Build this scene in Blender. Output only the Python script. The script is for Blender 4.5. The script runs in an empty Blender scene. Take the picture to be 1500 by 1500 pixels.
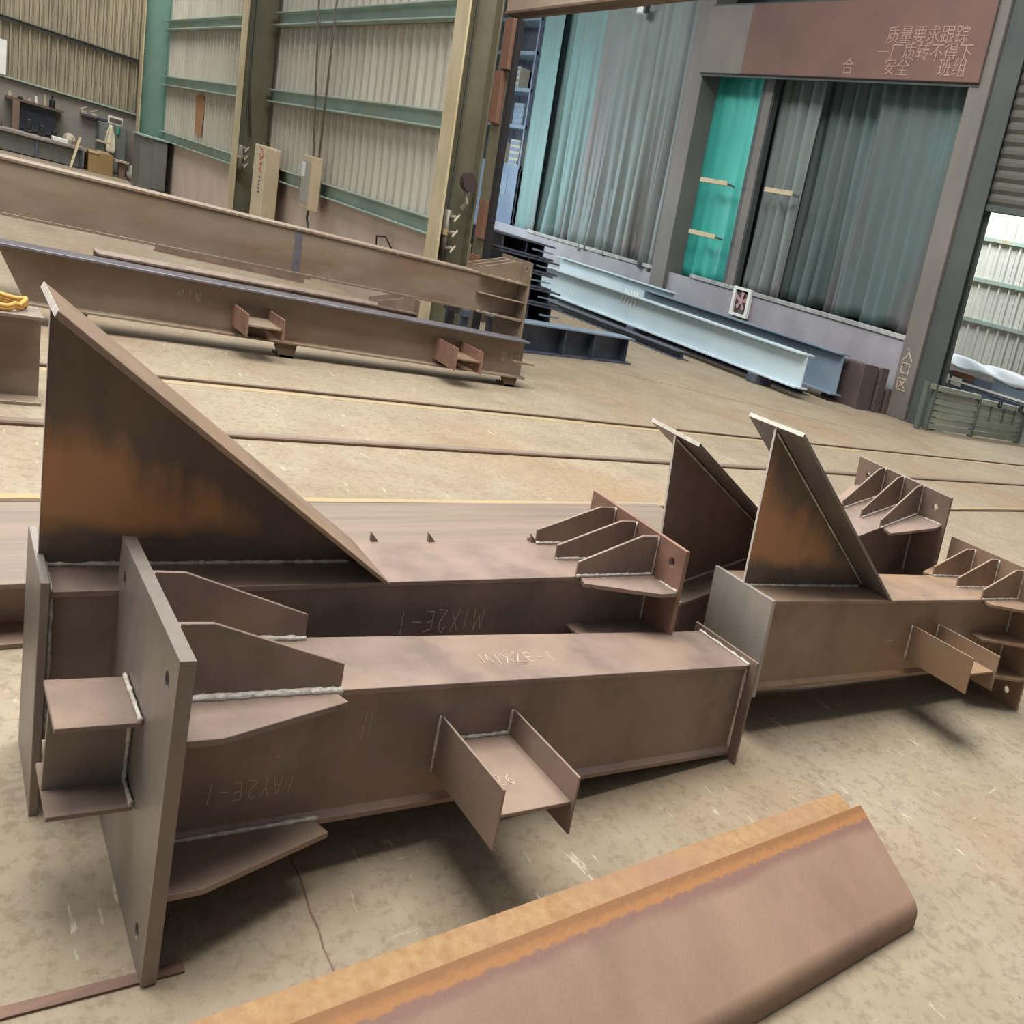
import bpy, bmesh, math, random
from mathutils import Vector, Matrix
import numpy as np

random.seed(7)
rng = np.random.default_rng(7)
sc = bpy.context.scene
col = sc.collection

# ------------------------------------------------------------------ camera, light, exposure
# plan units -> scene units: X runs along the hall, Y across it, Z up
SX, SY, SZ = 0.6, 1.13, 1.127
EYE = 1.35
def W(p):
    return Vector((p[0] * SX, p[1] * SY, p[2] * SZ))

cam = bpy.data.cameras.new('camera')
cam.sensor_fit = 'HORIZONTAL'; cam.sensor_width = 36.0
cam.lens = 26.33; cam.shift_x = -0.48168; cam.shift_y = 0.00206
cam.clip_start = 0.02; cam.clip_end = 200
cam_o = bpy.data.objects.new('camera', cam); col.objects.link(cam_o)
cam_o.matrix_world = Matrix.Translation(W((0, 0, EYE))) @ Matrix((
    (0.5553, -0.0009, -0.8317), (-0.7846, 0.3309, -0.5242), (0.2757, 0.9437, 0.1830))).to_4x4()
sc.camera = cam_o

world = bpy.data.worlds.new('hall_daylight'); sc.world = world
world.use_nodes = True
bg = world.node_tree.nodes['Background']
bg.inputs[0].default_value = (0.93, 0.96, 1.0, 1); bg.inputs[1].default_value = 0.27

def area(name, loc, target, sx, sy, power, color):
    l = bpy.data.lights.new(name, 'AREA'); l.shape = 'RECTANGLE'; l.size = sx; l.size_y = sy
    l.energy = power; l.color = color
    o = bpy.data.objects.new(name, l); col.objects.link(o)
    o.location = W(loc); d = W(target) - W(loc)
    o.rotation_euler = d.to_track_quat('-Z', 'Y').to_euler()
    return o
area('roof_skylight', (2.5, 3.6, 10.5), (2.5, 2.2, 0), 6.0, 7.0, 2650, (1.0, 0.97, 0.93))
area('roof_skylight', (5.0, 14.0, 10.5), (4.0, 7.0, 0), 6.0, 9.0, 560, (1.0, 0.97, 0.93))
area('roof_skylight', (2.5, 21.0, 9.5), (3.5, 22.0, 0), 5.0, 8.0, 1500, (1.0, 0.97, 0.92))
area('roof_skylight', (13.0, 8.0, 11.0), (13.0, 8.0, 0), 6.0, 8.0, 380, (1.0, 0.98, 0.95))
area('side_windows', (-4.5, 5.0, 5.0), (2.5, 2.2, 0.3), 5.0, 3.0, 330, (1.0, 0.97, 0.93))
area('bay_doorway', (10.0, 27.0, 3.2), (16.0, 17.5, 0.4), 4.0, 3.0, 620, (0.72, 0.92, 1.0))
area('yard_daylight', (23.8, 11.0, 7.5), (26.5, 11.0, 2.0), 1.6, 3.0, 800, (0.95, 0.98, 1.0))
sc.view_settings.view_transform = 'Standard'; sc.view_settings.look = 'None'
sc.view_settings.exposure = 0.0; sc.view_settings.gamma = 1.0
sc.view_settings.use_curve_mapping = False

# ------------------------------------------------------------------ materials
def lin(c):
    return tuple(((v / 255) / 12.92 if v / 255 <= 0.04045 else ((v / 255 + 0.055) / 1.055) ** 2.4) for v in c) + (1,)

def mat(name, c1, c2=None, scale=5.0, stretch=(1, 1, 1), rough=0.6, metal=0.0, bump=0.0, bscale=60.0,
        lo=0.35, hi=0.65, c3=None, s3=1.3, lo3=0.5, hi3=0.7, spec=0.5, detail=6.0, emit=0.0, st3=None):
    m = bpy.data.materials.new(name); m.use_nodes = True
    nt = m.node_tree; b = nt.nodes['Principled BSDF']
    b.inputs['Roughness'].default_value = rough; b.inputs['Metallic'].default_value = metal
    b.inputs['Specular IOR Level'].default_value = spec
    b.inputs['Base Color'].default_value = lin(c1)
    tc = nt.nodes.new('ShaderNodeTexCoord')
    def noise(sc_, st):
        mp = nt.nodes.new('ShaderNodeMapping'); mp.inputs['Scale'].default_value = st
        nt.links.new(tc.outputs['Object'], mp.inputs[0])
        n = nt.nodes.new('ShaderNodeTexNoise'); n.inputs['Scale'].default_value = sc_; n.inputs['Detail'].default_value = detail
        n.inputs['Roughness'].default_value = 0.62
        nt.links.new(mp.outputs[0], n.inputs['Vector'])
        return n
    if c2:
        n = noise(scale, stretch)
        r = nt.nodes.new('ShaderNodeValToRGB')
        r.color_ramp.elements[0].position = lo; r.color_ramp.elements[0].color = lin(c1)
        r.color_ramp.elements[1].position = hi; r.color_ramp.elements[1].color = lin(c2)
        nt.links.new(n.outputs[0], r.inputs[0]); out = r.outputs[0]
        if c3:
            n3 = noise(s3, st3 or stretch); r3 = nt.nodes.new('ShaderNodeValToRGB')
            r3.color_ramp.elements[0].position = lo3; r3.color_ramp.elements[0].color = (0, 0, 0, 1)
            r3.color_ramp.elements[1].position = hi3; r3.color_ramp.elements[1].color = (1, 1, 1, 1)
            nt.links.new(n3.outputs[0], r3.inputs[0])
            mx = nt.nodes.new('ShaderNodeMix'); mx.data_type = 'RGBA'
            nt.links.new(r3.outputs[0], mx.inputs[0]); nt.links.new(out, mx.inputs[6]); mx.inputs[7].default_value = lin(c3)
            out = mx.outputs[2]
        nt.links.new(out, b.inputs['Base Color'])
    if bump:
        nb = noise(bscale, stretch); bp = nt.nodes.new('ShaderNodeBump')
        bp.inputs['Strength'].default_value = bump; bp.inputs['Distance'].default_value = 0.01
        nt.links.new(nb.outputs[0], bp.inputs['Height']); nt.links.new(bp.outputs[0], b.inputs['Normal'])
    if emit:
        b.inputs['Emission Color'].default_value = lin(c1); b.inputs['Emission Strength'].default_value = emit
    return m

M = {}
def concrete():
    m = mat('dusty_concrete', (154, 143, 124), (136, 123, 102), 2.2, (1.6, .8, 1), .8, bump=.35, bscale=34, c3=(146, 121, 94), s3=.33, lo3=.52, hi3=.75, lo=.3, hi=.72, spec=.25, detail=10)
    nt = m.node_tree; b = nt.nodes['Principled BSDF']; src = b.inputs['Base Color'].links[0].from_socket; tc = nt.nodes['Texture Coordinate']
    def layer(src, scale, st, rot, lo, hi, color, fac, detail=8):
        mp = nt.nodes.new('ShaderNodeMapping'); mp.inputs['Scale'].default_value = st; mp.inputs['Rotation'].default_value = (0, 0, rot)
        nt.links.new(tc.outputs['Object'], mp.inputs[0])
        n = nt.nodes.new('ShaderNodeTexNoise'); n.inputs['Scale'].default_value = scale; n.inputs['Detail'].default_value = detail; n.inputs['Roughness'].default_value = .68
        nt.links.new(mp.outputs[0], n.inputs['Vector'])
        r = nt.nodes.new('ShaderNodeValToRGB'); r.color_ramp.elements[0].position = lo; r.color_ramp.elements[0].color = (0, 0, 0, 1)
        r.color_ramp.elements[1].position = hi; r.color_ramp.elements[1].color = (fac, fac, fac, 1); nt.links.new(n.outputs[0], r.inputs[0])
        mx = nt.nodes.new('ShaderNodeMix'); mx.data_type = 'RGBA'; nt.links.new(r.outputs[0], mx.inputs[0]); nt.links.new(src, mx.inputs[6]); mx.inputs[7].default_value = lin(color)
        return mx.outputs[2]
    src = layer(src, 26, (1.7, 1, 1), 0, .50, .62, (120, 106, 88), .6)              # fine grit
    src = layer(src, 5, (7, .8, 1), .5, .635, .68, (192, 182, 162), .8)                # pale scuffs
    src = layer(src, 7, (1.2, 6, 1), .25, .65, .70, (186, 176, 156), .7)
    src = layer(src, 1.1, (1.5, 1, 1), .3, .56, .74, (112, 98, 80), .5)               # old stains
    src = layer(src, 40, (1.7, 1, 1), 0, .74, .77, (84, 74, 62), .8, 2)                # specks
    nt.links.new(src, b.inputs['Base Color']); return m
M['floor'] = concrete()
M['steel'] = mat('mill_scale_steel', (140, 122, 111), (114, 98, 88), 7, (1, .6, .6), .5, .15, .06, 90, c3=(148, 126, 110), s3=3, lo3=.48, hi3=.7, spec=.45)
M['steel_grey'] = mat('ground_grey_steel', (136, 128, 120), (114, 106, 99), 6, (1, 1, .4), .42, .35, .05, 80, c3=(140, 116, 96), s3=2.5, lo3=.55, hi3=.75)
M['steel_pale'] = mat('pale_dusty_lit_steel', (176, 170, 160), (152, 146, 136), 5, (1, 1, .5), .5, .15, .05, 80)  # dusty grey end plate; side light on it is put into the paler colour
M['steel_warm'] = mat('brown_steel', (150, 128, 108), (124, 104, 88), 6, (1, .6, .6), .52, .12, .06, 80, c3=(146, 116, 88), s3=2.2, lo3=.5, hi3=.7)
M['steel_red'] = mat('reddish_brown_steel', (154, 118, 102), (126, 98, 84), 7, (1, 1, 1), .55, .1, .06, 80)
M['steel_dark'] = mat('dark_blue_grey_steel', (88, 94, 108), (66, 72, 86), 5, (1, 1, 1), .5, .2, .04, 60)
M['far_steel'] = mat('far_brown_steel', (138, 123, 105), (122, 106, 90), 2.5, (1, 1, 2), .5, .1, .04, 40, c3=(120, 94, 72), s3=1.2)
M['far_steel_blue'] = mat('cut_flange_steel', (120, 118, 124), (98, 96, 104), 4, (1, 1, 1), .4, .35)
M['weld'] = mat('weld_bead_metal', (222, 216, 204), (168, 160, 148), 60, (1, 1, 1), .42, .15, .4, 140)
M['cut'] = mat('bare_lit_cut_edge', (228, 222, 212), (206, 198, 186), 30, rough=.45)  # bare cut metal, whitened so the light on the edge sits in its colour
M['chalk'] = mat('chalk_line', (206, 192, 174), None, rough=.9)
M['chalk_dim'] = mat('faint_chalk_line', (182, 164, 146), None, rough=.9)
M['rust_pink'] = mat('rusty_plate', (172, 130, 110), (150, 112, 94), 5, (1, .7, 1), .7, 0, .12, 90, c3=(186, 150, 118), s3=2.0, lo3=.5, hi3=.75)
M['rust_orange'] = mat('orange_rust', (196, 138, 76), (160, 104, 58), 14, (1, 1, 1), .82, 0, .3, 120, c3=(178, 132, 100), s3=3, lo3=.5, hi3=.75)
M['rust_tan'] = mat('tan_rust', (152, 122, 86), (134, 102, 66), 26, (2, 1, 1), .85, 0, .3, 110, c3=(134, 104, 84), s3=2, lo3=.45, hi3=.75)
M['bar'] = mat('flat_bar_steel', (122, 90, 74), (96, 74, 62), 9, (1, 3, 1), .6, .1)
M['rail'] = mat('floor_rail_steel', (100, 76, 56), (82, 62, 46), 6, (1, 4, 1), .7)
M['yellow'] = mat('worn_yellow_paint', (164, 142, 98), (148, 136, 114), 1.2, (1, 2, 1), .75)
M['girder'] = mat('brushed_plate', (128, 113, 101), (112, 98, 86), 5, (.35, 6, 1), .6, .05, .1, 60, c3=(134, 118, 104), s3=1.6, lo3=.45, hi3=.7)
M['col_dark'] = mat('olive_column_paint', (112, 110, 88), (96, 90, 70), 2, (1, 1, .5), .6, c3=(98, 76, 56), s3=.9)
M['col_light'] = mat('faded_flange_paint', (196, 186, 152), (176, 158, 118), 2.2, (1, 1, .4), .6, c3=(150, 160, 140), s3=1.1)
M['col_teal'] = mat('teal_column_paint', (112, 146, 134), (98, 130, 120), 2, (1, 1, .6), .55)
M['girt'] = mat('pale_green_girt_paint', (164, 184, 172), (144, 164, 152), 2.5, (1, .5, 1), .6, c3=(170, 158, 118), s3=1.4, lo3=.55, hi3=.72)
M['clad'] = mat('grey_cladding', (196, 192, 178), (184, 178, 164), .8, (1, 1, .3), .55, c3=(168, 156, 142), s3=1.0, lo3=.55, hi3=.78)
M['clad_old'] = mat('dusty_cladding', (164, 154, 130), (146, 136, 114), .8, (1.2, 1, .4), .65, c3=(122, 116, 104), s3=.8, lo3=.5, hi3=.72)
M['clad_white'] = mat('white_cladding', (216, 216, 204), (200, 200, 190), 1.4, (1, 1, .3), .55)
M['rust_patch'] = mat('rust_run', (168, 124, 80), (148, 112, 78), 4, (1, 1, .4), .8)
M['wall_pink'] = mat('painted_low_wall', (204, 188, 174), (190, 174, 162), 1.5, (1, 1, 1), .8)
M['wall_grey'] = mat('grey_low_wall', (146, 140, 132), (128, 122, 116), 1.3, (1, 1, 1), .85)
M['wall_mauve'] = mat('mauve_low_wall', (160, 158, 166), (142, 140, 148), .9, (1, 1, 1), .8)
M['sill'] = mat('dusty_sill', (176, 178, 176), (140, 140, 140), 3, rough=.85)
M['pillar'] = mat('booth_pillar', (118, 112, 107), (100, 97, 94), .8, (1, 1, .5), .7)
M['pillar_dark'] = mat('dark_booth_post', (74, 80, 78), (58, 64, 64), .8, (1, 1, .5), .7)
M['curtain'] = mat('grey_green_sheet', (118, 130, 128), (98, 106, 105), .6, (1, 1, .35), .6, c3=(120, 112, 112), s3=.35, lo3=.5, hi3=.7)
M['curtain_dark'] = mat('dark_green_sheet', (84, 106, 104), (76, 84, 84), .5, (1, 1, .35), .6, c3=(98, 88, 88), s3=.3, lo3=.5, hi3=.68)
M['curtain_pale'] = mat('pale_teal_sheet', (110, 142, 142), (100, 120, 120), .7, (1, 1, .4), .6, c3=(118, 114, 116), s3=.4, lo3=.5, hi3=.7)
M['curtain_teal'] = mat('teal_mesh_sheet', (66, 186, 172), (46, 150, 142), .6, (1, 1, .4), .55)
M['banner_red'] = mat('faded_red_banner', (126, 100, 92), (114, 92, 86), .7, (1, 1, 1), .95, spec=.1)
M['banner_grey'] = mat('grey_banner_end', (132, 126, 120), (120, 114, 110), .7, (1, 1, 1), .95, spec=.1)
M['banner_ink'] = mat('banner_lettering', (158, 130, 119), None, rough=.9)
M['blue_beam'] = mat('pale_blue_primer', (196, 214, 222), (180, 200, 210), .8, (1, 1, 1), .5)
M['slate'] = mat('slate_primer', (124, 142, 158), (106, 122, 138), 1, (1, 1, 1), .5)
M['brown_end'] = mat('brown_box_section', (92, 80, 78), (80, 70, 68), 2, (1, 1, 1), .6)
M['shutter'] = mat('shutter_slat', (88, 86, 78), (74, 73, 68), 1, (1, .5, 3), .5, .2)
M['lintel'] = mat('door_lintel', (172, 156, 136), (150, 134, 116), 1.5, (1, .5, 2), .6)
M['brown_strip'] = mat('brown_door_strip', (124, 88, 70), (110, 78, 62), 3, (1, 1, .5), .6)
M['black'] = mat('black_rubber', (26, 26, 28), None, rough=.7)
M['cream'] = mat('cream_enamel', (214, 202, 170), (200, 186, 154), 2, (1, 1, 1), .45)
M['beige'] = mat('beige_enamel', (196, 178, 148), (182, 164, 136), 2, (1, 1, 1), .5)
M['glass_grey'] = mat('hazy_window', (168, 166, 154), None, rough=.25)
M['red_print'] = mat('red_print', (186, 92, 70), None, rough=.7)
M['dark_print'] = mat('dark_print', (92, 88, 80), None, rough=.7)
M['pipe'] = mat('grey_pipe', (128, 122, 108), (104, 98, 86), 6, rough=.5, metal=.2)
M['cable'] = mat('dark_cable', (70, 72, 66), None, rough=.6)
M['white'] = mat('white_paint', (236, 236, 230), (222, 222, 216), 3, rough=.5)
M['lamp'] = mat('lamp_face', (240, 248, 255), None, emit=2.5)
M['wood'] = mat('pale_timber', (204, 190, 158), (184, 168, 136), 5, (1, 1, 4), .7)
M['timber_dark'] = mat('dark_timber', (112, 92, 74), (90, 74, 60), 6, (1, 1, 1), .8)
M['cardboard'] = mat('cardboard', (160, 132, 90), (142, 116, 78), 3, rough=.8)
M['locker'] = mat('grey_locker', (112, 116, 110), (98, 102, 98), 1.5, rough=.5)
M['brick_brown'] = mat('brown_post', (132, 108, 94), (114, 94, 82), 4, rough=.8)
M['cloth'] = mat('off_white_cloth', (224, 216, 192), (206, 198, 174), 5, rough=.9)
M['green'] = mat('green_plastic', (52, 160, 124), None, rough=.4)
M['tool_dark'] = mat('dark_tool', (52, 52, 48), (40, 42, 40), 6, rough=.5, metal=.3)
M['tool_pale'] = mat('pale_clutter', (190, 180, 158), (160, 150, 130), 6, rough=.7)
M['rope'] = mat('yellow_rope', (206, 160, 84), (186, 142, 74), 20, rough=.85)
M['gate'] = mat('green_grey_gate', (150, 156, 142), (128, 134, 120), 1.6, (.5, 1, 1), .65)
M['gate_dark'] = mat('gate_frame', (92, 100, 92), (78, 86, 80), 2, rough=.6)
M['tarp'] = mat('pale_tarpaulin', (196, 204, 206), (176, 186, 190), 1, rough=.5)
M['pane_blue'] = mat('blue_grey_panel', (120, 132, 154), (104, 116, 138), 1, rough=.5)
M['fan_dark'] = mat('dark_fan', (70, 56, 58), None, rough=.5)
M['fan_pink'] = mat('pink_fan_hub', (176, 136, 138), None, rough=.5)

def stained_plate(name='rust_stained_plate', thr=.62, soft=9.0, fac=.8):
    """haunch web: dark plate with an orange-brown wet-rust stain that has a ragged upper edge and runs"""
    m = mat(name, (112, 94, 80), (92, 78, 66), 6, (1, .6, .6), .42, .15, .05, 80)
    nt = m.node_tree; b = nt.nodes['Principled BSDF']; base = b.inputs['Base Color'].links[0].from_socket
    tc = nt.nodes['Texture Coordinate']
    sep = nt.nodes.new('ShaderNodeSeparateXYZ'); nt.links.new(tc.outputs['Generated'], sep.inputs[0])
    def nz(scale, st):
        mp = nt.nodes.new('ShaderNodeMapping'); mp.inputs['Scale'].default_value = st
        nt.links.new(tc.outputs['Generated'], mp.inputs[0])
        n = nt.nodes.new('ShaderNodeTexNoise'); n.inputs['Scale'].default_value = scale; n.inputs['Detail'].default_value = 5
        nt.links.new(mp.outputs[0], n.inputs['Vector']); return n.outputs[0]
    def mth(op, a, b_, cl=False):
        n = nt.nodes.new('ShaderNodeMath'); n.operation = op; n.use_clamp = cl
        for i, v in enumerate((a, b_)):
            if isinstance(v, (int, float)): n.inputs[i].default_value = v
            else: nt.links.new(v, n.inputs[i])
        return n.outputs[0]
    drip = nz(9, (1, 1, .12)); blob = nz(3.2, (1, 1, 1))
    # upper edge: z + 0.9*x + wobble < 0.58 ; lower edge z > 0.17 + wobble
    e = mth('ADD', mth('ADD', sep.outputs[2], mth('MULTIPLY', sep.outputs[0], .75)),
            mth('ADD', mth('MULTIPLY', mth('SUBTRACT', drip, .5), .35), mth('MULTIPLY', mth('SUBTRACT', blob, .5), .3)))
    up = mth('MULTIPLY', mth('SUBTRACT', thr, e), soft, True)
    lowr = mth('MULTIPLY', mth('SUBTRACT', mth('ADD', sep.outputs[2], mth('MULTIPLY', mth('SUBTRACT', blob, .5), .2)), .12), 12.0, True)
    mk = mth('MULTIPLY', mth('MULTIPLY', up, lowr), fac)
    mx = nt.nodes.new('ShaderNodeMix'); mx.data_type = 'RGBA'
    nt.links.new(mk, mx.inputs[0]); nt.links.new(base, mx.inputs[6]); mx.inputs[7].default_value = lin((188, 134, 90))
    nt.links.new(mx.outputs[2], b.inputs['Base Color'])
    return m
M['stained'] = stained_plate(thr=.68, soft=6.0)
M['stained_soft'] = stained_plate('warm_stained_plate', .80, 4.0, .75)
def channel_rust():
    """pinkish plate with an orange rust band along the rear edge"""
    m = mat('rusty_channel_plate', (134, 106, 90), (120, 94, 80), 4, (2, .7, 1), .72, 0, .15, 90, c3=(140, 114, 92), s3=1.6, lo3=.45, hi3=.75)
    nt = m.node_tree; b = nt.nodes['Principled BSDF']; base = b.inputs['Base Color'].links[0].from_socket
    tc = nt.nodes['Texture Coordinate']; sep = nt.nodes.new('ShaderNodeSeparateXYZ'); nt.links.new(tc.outputs['Object'], sep.inputs[0])
    n = nt.nodes.new('ShaderNodeTexNoise'); n.inputs['Scale'].default_value = 9; n.inputs['Detail'].default_value = 7; nt.links.new(tc.outputs['Object'], n.inputs['Vector'])
    def mth(op, a, b_, cl=False):
        q = nt.nodes.new('ShaderNodeMath'); q.operation = op; q.use_clamp = cl
        for i, v in enumerate((a, b_)):
            if isinstance(v, (int, float)): q.inputs[i].default_value = v
            else: nt.links.new(v, q.inputs[i])
        return q.outputs[0]
    v = mth('ADD', mth('ADD', sep.outputs[1], mth('MULTIPLY', sep.outputs[0], .0603)), mth('MULTIPLY', mth('SUBTRACT', n.outputs[0], .5), .05))
    def band(lo, k, color, src):
        mk = mth('MULTIPLY', mth('SUBTRACT', v, lo), k, True)
        mx = nt.nodes.new('ShaderNodeMix'); mx.data_type = 'RGBA'; nt.links.new(mk, mx.inputs[0]); nt.links.new(src, mx.inputs[6]); mx.inputs[7].default_value = lin(color); return mx.outputs[2]
    o1 = band(.075, 45, (116, 86, 74), base)
    n2 = nt.nodes.new('ShaderNodeTexNoise'); n2.inputs['Scale'].default_value = 70; n2.inputs['Detail'].default_value = 6; nt.links.new(tc.outputs['Object'], n2.inputs['Vector'])
    v = mth('ADD', mth('ADD', sep.outputs[1], mth('MULTIPLY', sep.outputs[0], .0603)), mth('MULTIPLY', mth('SUBTRACT', n2.outputs[0], .5), .03))
    o2 = band(.108, 160, (146, 100, 56), o1)
    o2 = band(.122, 60, (124, 84, 46), o2)
    nt.links.new(o2, b.inputs['Base Color']); return m
M['channel'] = channel_rust()

# ------------------------------------------------------------------ mesh helpers
ORG = {}
class MB:
    def __init__(s): s.v = []; s.f = []; s.smooth = False
    def prism(s, a, b):
        n = len(a); k = len(s.v); s.v += [tuple(p) for p in a] + [tuple(p) for p in b]
        s.f.append([k + i for i in range(n)][::-1]); s.f.append([k + n + i for i in range(n)])
        for i in range(n):
            j = (i + 1) % n; s.f.append([k + i, k + j, k + n + j, k + n + i])
        return s
    def box(s, x0, x1, y0, y1, z0, z1):
        return s.prism([(x0, y0, z0), (x1, y0, z0), (x1, y1, z0), (x0, y1, z0)], [(x0, y0, z1), (x1, y0, z1), (x1, y1, z1), (x0, y1, z1)])
    def tube(s, pts, r, n=8, jit=0.0, cap=True):
        pts = [Vector(p) for p in pts]; k0 = len(s.v); N = len(pts)
        t = (pts[1] - pts[0]).normalized(); a = t.orthogonal().normalized()
        for i, p in enumerate(pts):
            t = (pts[min(i + 1, N - 1)] - pts[max(i - 1, 0)]).normalized()
            a = (a - t * a.dot(t)).normalized(); b = t.cross(a)
            rr = (r[i] if isinstance(r, (list, tuple)) else r) * (1 + jit * random.uniform(-1, 1))
            for q in range(n):
                w = 2 * math.pi * q / n; s.v.append(tuple(p + (a * math.cos(w) + b * math.sin(w)) * rr))
        for i in range(N - 1):
            for q in range(n):
                e = k0 + i * n; s.f.append([e + q, e + (q + 1) % n, e + n + (q + 1) % n, e + n + q])
        if cap: s.f.append([k0 + q for q in range(n)][::-1]); s.f.append([k0 + (N - 1) * n + q for q in range(n)])
        return s
    def lathe(s, c, prof, n=12):
        k0 = len(s.v)
        for (r, z) in prof:
            for q in range(n):
                w = 2 * math.pi * q / n; s.v.append((c[0] + r * math.cos(w), c[1] + r * math.sin(w), c[2] + z))
        for i in range(len(prof) - 1):
            for q in range(n):
                e = k0 + i * n; s.f.append([e + q, e + (q + 1) % n, e + n + (q + 1) % n, e + n + q])
        s.f.append([k0 + q for q in range(n)][::-1]); s.f.append([k0 + (len(prof) - 1) * n + q for q in range(n)])
        return s
    def grid(s, rows):
        k = len(s.v); R = len(rows); C = len(rows[0])
        for r in rows: s.v += [tuple(p) for p in r]
        for i in range(R - 1):
            for j in range(C - 1): e = k + i * C + j; s.f.append([e, e + 1, e + C + 1, e + C])
        return s
    def build(s, name, m, parent=None, bevel=0.0, solid=0.0, smooth=False):
        vs = [W(p) for p in s.v]
        if parent is None:
            lo = Vector((min(v[i] for v in vs) for i in range(3))); hi = Vector((max(v[i] for v in vs) for i in range(3)))
            org = Vector(((lo.x + hi.x) / 2, (lo.y + hi.y) / 2, lo.z))
        else: org = ORG[parent]
        me = bpy.data.meshes.new(name); me.from_pydata([v - org for v in vs], [], s.f)
        bm = bmesh.new(); bm.from_mesh(me); bmesh.ops.recalc_face_normals(bm, faces=bm.faces)
        if smooth:
            for f in bm.faces: f.smooth = True
        bm.to_mesh(me); bm.free()
        if smooth == 'auto': me.set_sharp_from_angle(angle=.5)
        me.materials.append(M[m])
        o = bpy.data.objects.new(name, me); col.objects.link(o)
        ORG[o] = org
        if parent is None: o.location = org
        else: o.parent = parent
        if bevel:
            md = o.modifiers.new('edge', 'BEVEL'); md.width = bevel; md.segments = 1; md.limit_method = 'ANGLE'; md.angle_limit = .6
        if solid:
            md = o.modifiers.new('thickness', 'SOLIDIFY'); md.thickness = solid
        return o
def root(name, p, label=None, cat=None, group=None, kind=None):
    o = bpy.data.objects.new(name, None); col.objects.link(o); o.location = W(p); o.empty_display_size = .1
    ORG[o] = W(p); tag(o, label, cat, group, kind); return o
def tag(o, label=None, cat=None, group=None, kind=None):
    if label: o['label'] = label
    if cat: o['category'] = cat
    if group: o['group'] = group
    if kind: o['kind'] = kind
    return o
def clone(o, d, parent):
    c = o.copy(); col.objects.link(c); c.parent = parent; c.location = o.location + W(d); ORG[c] = ORG[o]; return c
def bx(name, m, dims, parent=None, bevel=0.0): return MB().box(*dims).build(name, m, parent, bevel)
class Frame:
    def __init__(s, o, yaw, pitch, roll):
        u = Vector((math.cos(yaw) * math.cos(pitch), math.sin(yaw) * math.cos(pitch), math.sin(pitch)))
        v0 = Vector((-math.sin(yaw), math.cos(yaw), 0)); w0 = u.cross(v0)
        s.o = Vector(o); s.u = u; s.v = v0 * math.cos(roll) + w0 * math.sin(roll); s.w = u.cross(s.v)
    def p(s, a, b, c): return s.o + s.u * a + s.v * b + s.w * c
def fbox(fr, a0, a1, b0, b1, c0, c1, mb=None):
    mb = mb or MB()
    return mb.prism([fr.p(a0, b0, c0), fr.p(a1, b0, c0), fr.p(a1, b1, c0), fr.p(a0, b1, c0)],
                    [fr.p(a0, b0, c1), fr.p(a1, b0, c1), fr.p(a1, b1, c1), fr.p(a0, b1, c1)])

# ------------------------------------------------------------------ chalk lettering
GL = {'M': [[(0, 0), (.1, 1), (.35, .3), (.6, 1), (.7, 0)]], '1': [[(.3, 0), (.4, 1)]], 'X': [[(0, 0), (.6, 1)], [(.05, .95), (.55, .05)]],
      '2': [[(.05, .8), (.25, 1), (.5, .85), (.45, .6), (.05, .05), (.6, 0)]], 'E': [[(.6, .95), (.15, .9), (.1, .5), (.1, .05), (.6, 0)], [(.1, .5), (.5, .55)]],
      '-': [[(0, .5), (.6, .48)]], 'A': [[(0, 0), (.3, 1), (.6, 0)], [(.12, .4), (.5, .4)]], 'Y': [[(0, 1), (.3, .5), (.6, 1)], [(.3, .5), (.25, 0)]],
      '6': [[(.5, .95), (.15, .6), (.05, .25), (.3, 0), (.5, .25), (.3, .5), (.08, .3)]], '7': [[(0, .95), (.6, 1), (.2, 0)]],
      '4': [[(.4, 0), (.4, 1), (0, .35), (.6, .35)]], '~': [[(0, .2), (.15, .9), (.3, .1), (.45, .9), (.6, .2)]]}
def chalk(text, f, h, parent, m='chalk', wd=.0035, adv=.85, jit=.06):
    """f(a,b) -> (point, normal) on the plate; strokes are thin raised ribbons"""
    mb = MB()
    for i, ch in enumerate(text):
        for st in GL.get(ch, []):
            q = [((i * adv + x + random.uniform(-jit, jit)) * h, (y + random.uniform(-jit, jit)) * h) for x, y in st]
            for (a, b), (c, d) in zip(q, q[1:]):
                L = math.hypot(c - a, d - b) or 1; nx, ny = -(d - b) / L * wd / 2, (c - a) / L * wd / 2
                P = [f(a + nx, b + ny, 0), f(c + nx, d + ny, 0), f(c - nx, d - ny, 0), f(a - nx, b - ny, 0)]
                Q = [f(a + nx, b + ny, 1), f(c + nx, d + ny, 1), f(c - nx, d - ny, 1), f(a - nx, b - ny, 1)]
                mb.prism(P, Q)
    return mb.build('chalk_mark', m, parent)

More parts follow.
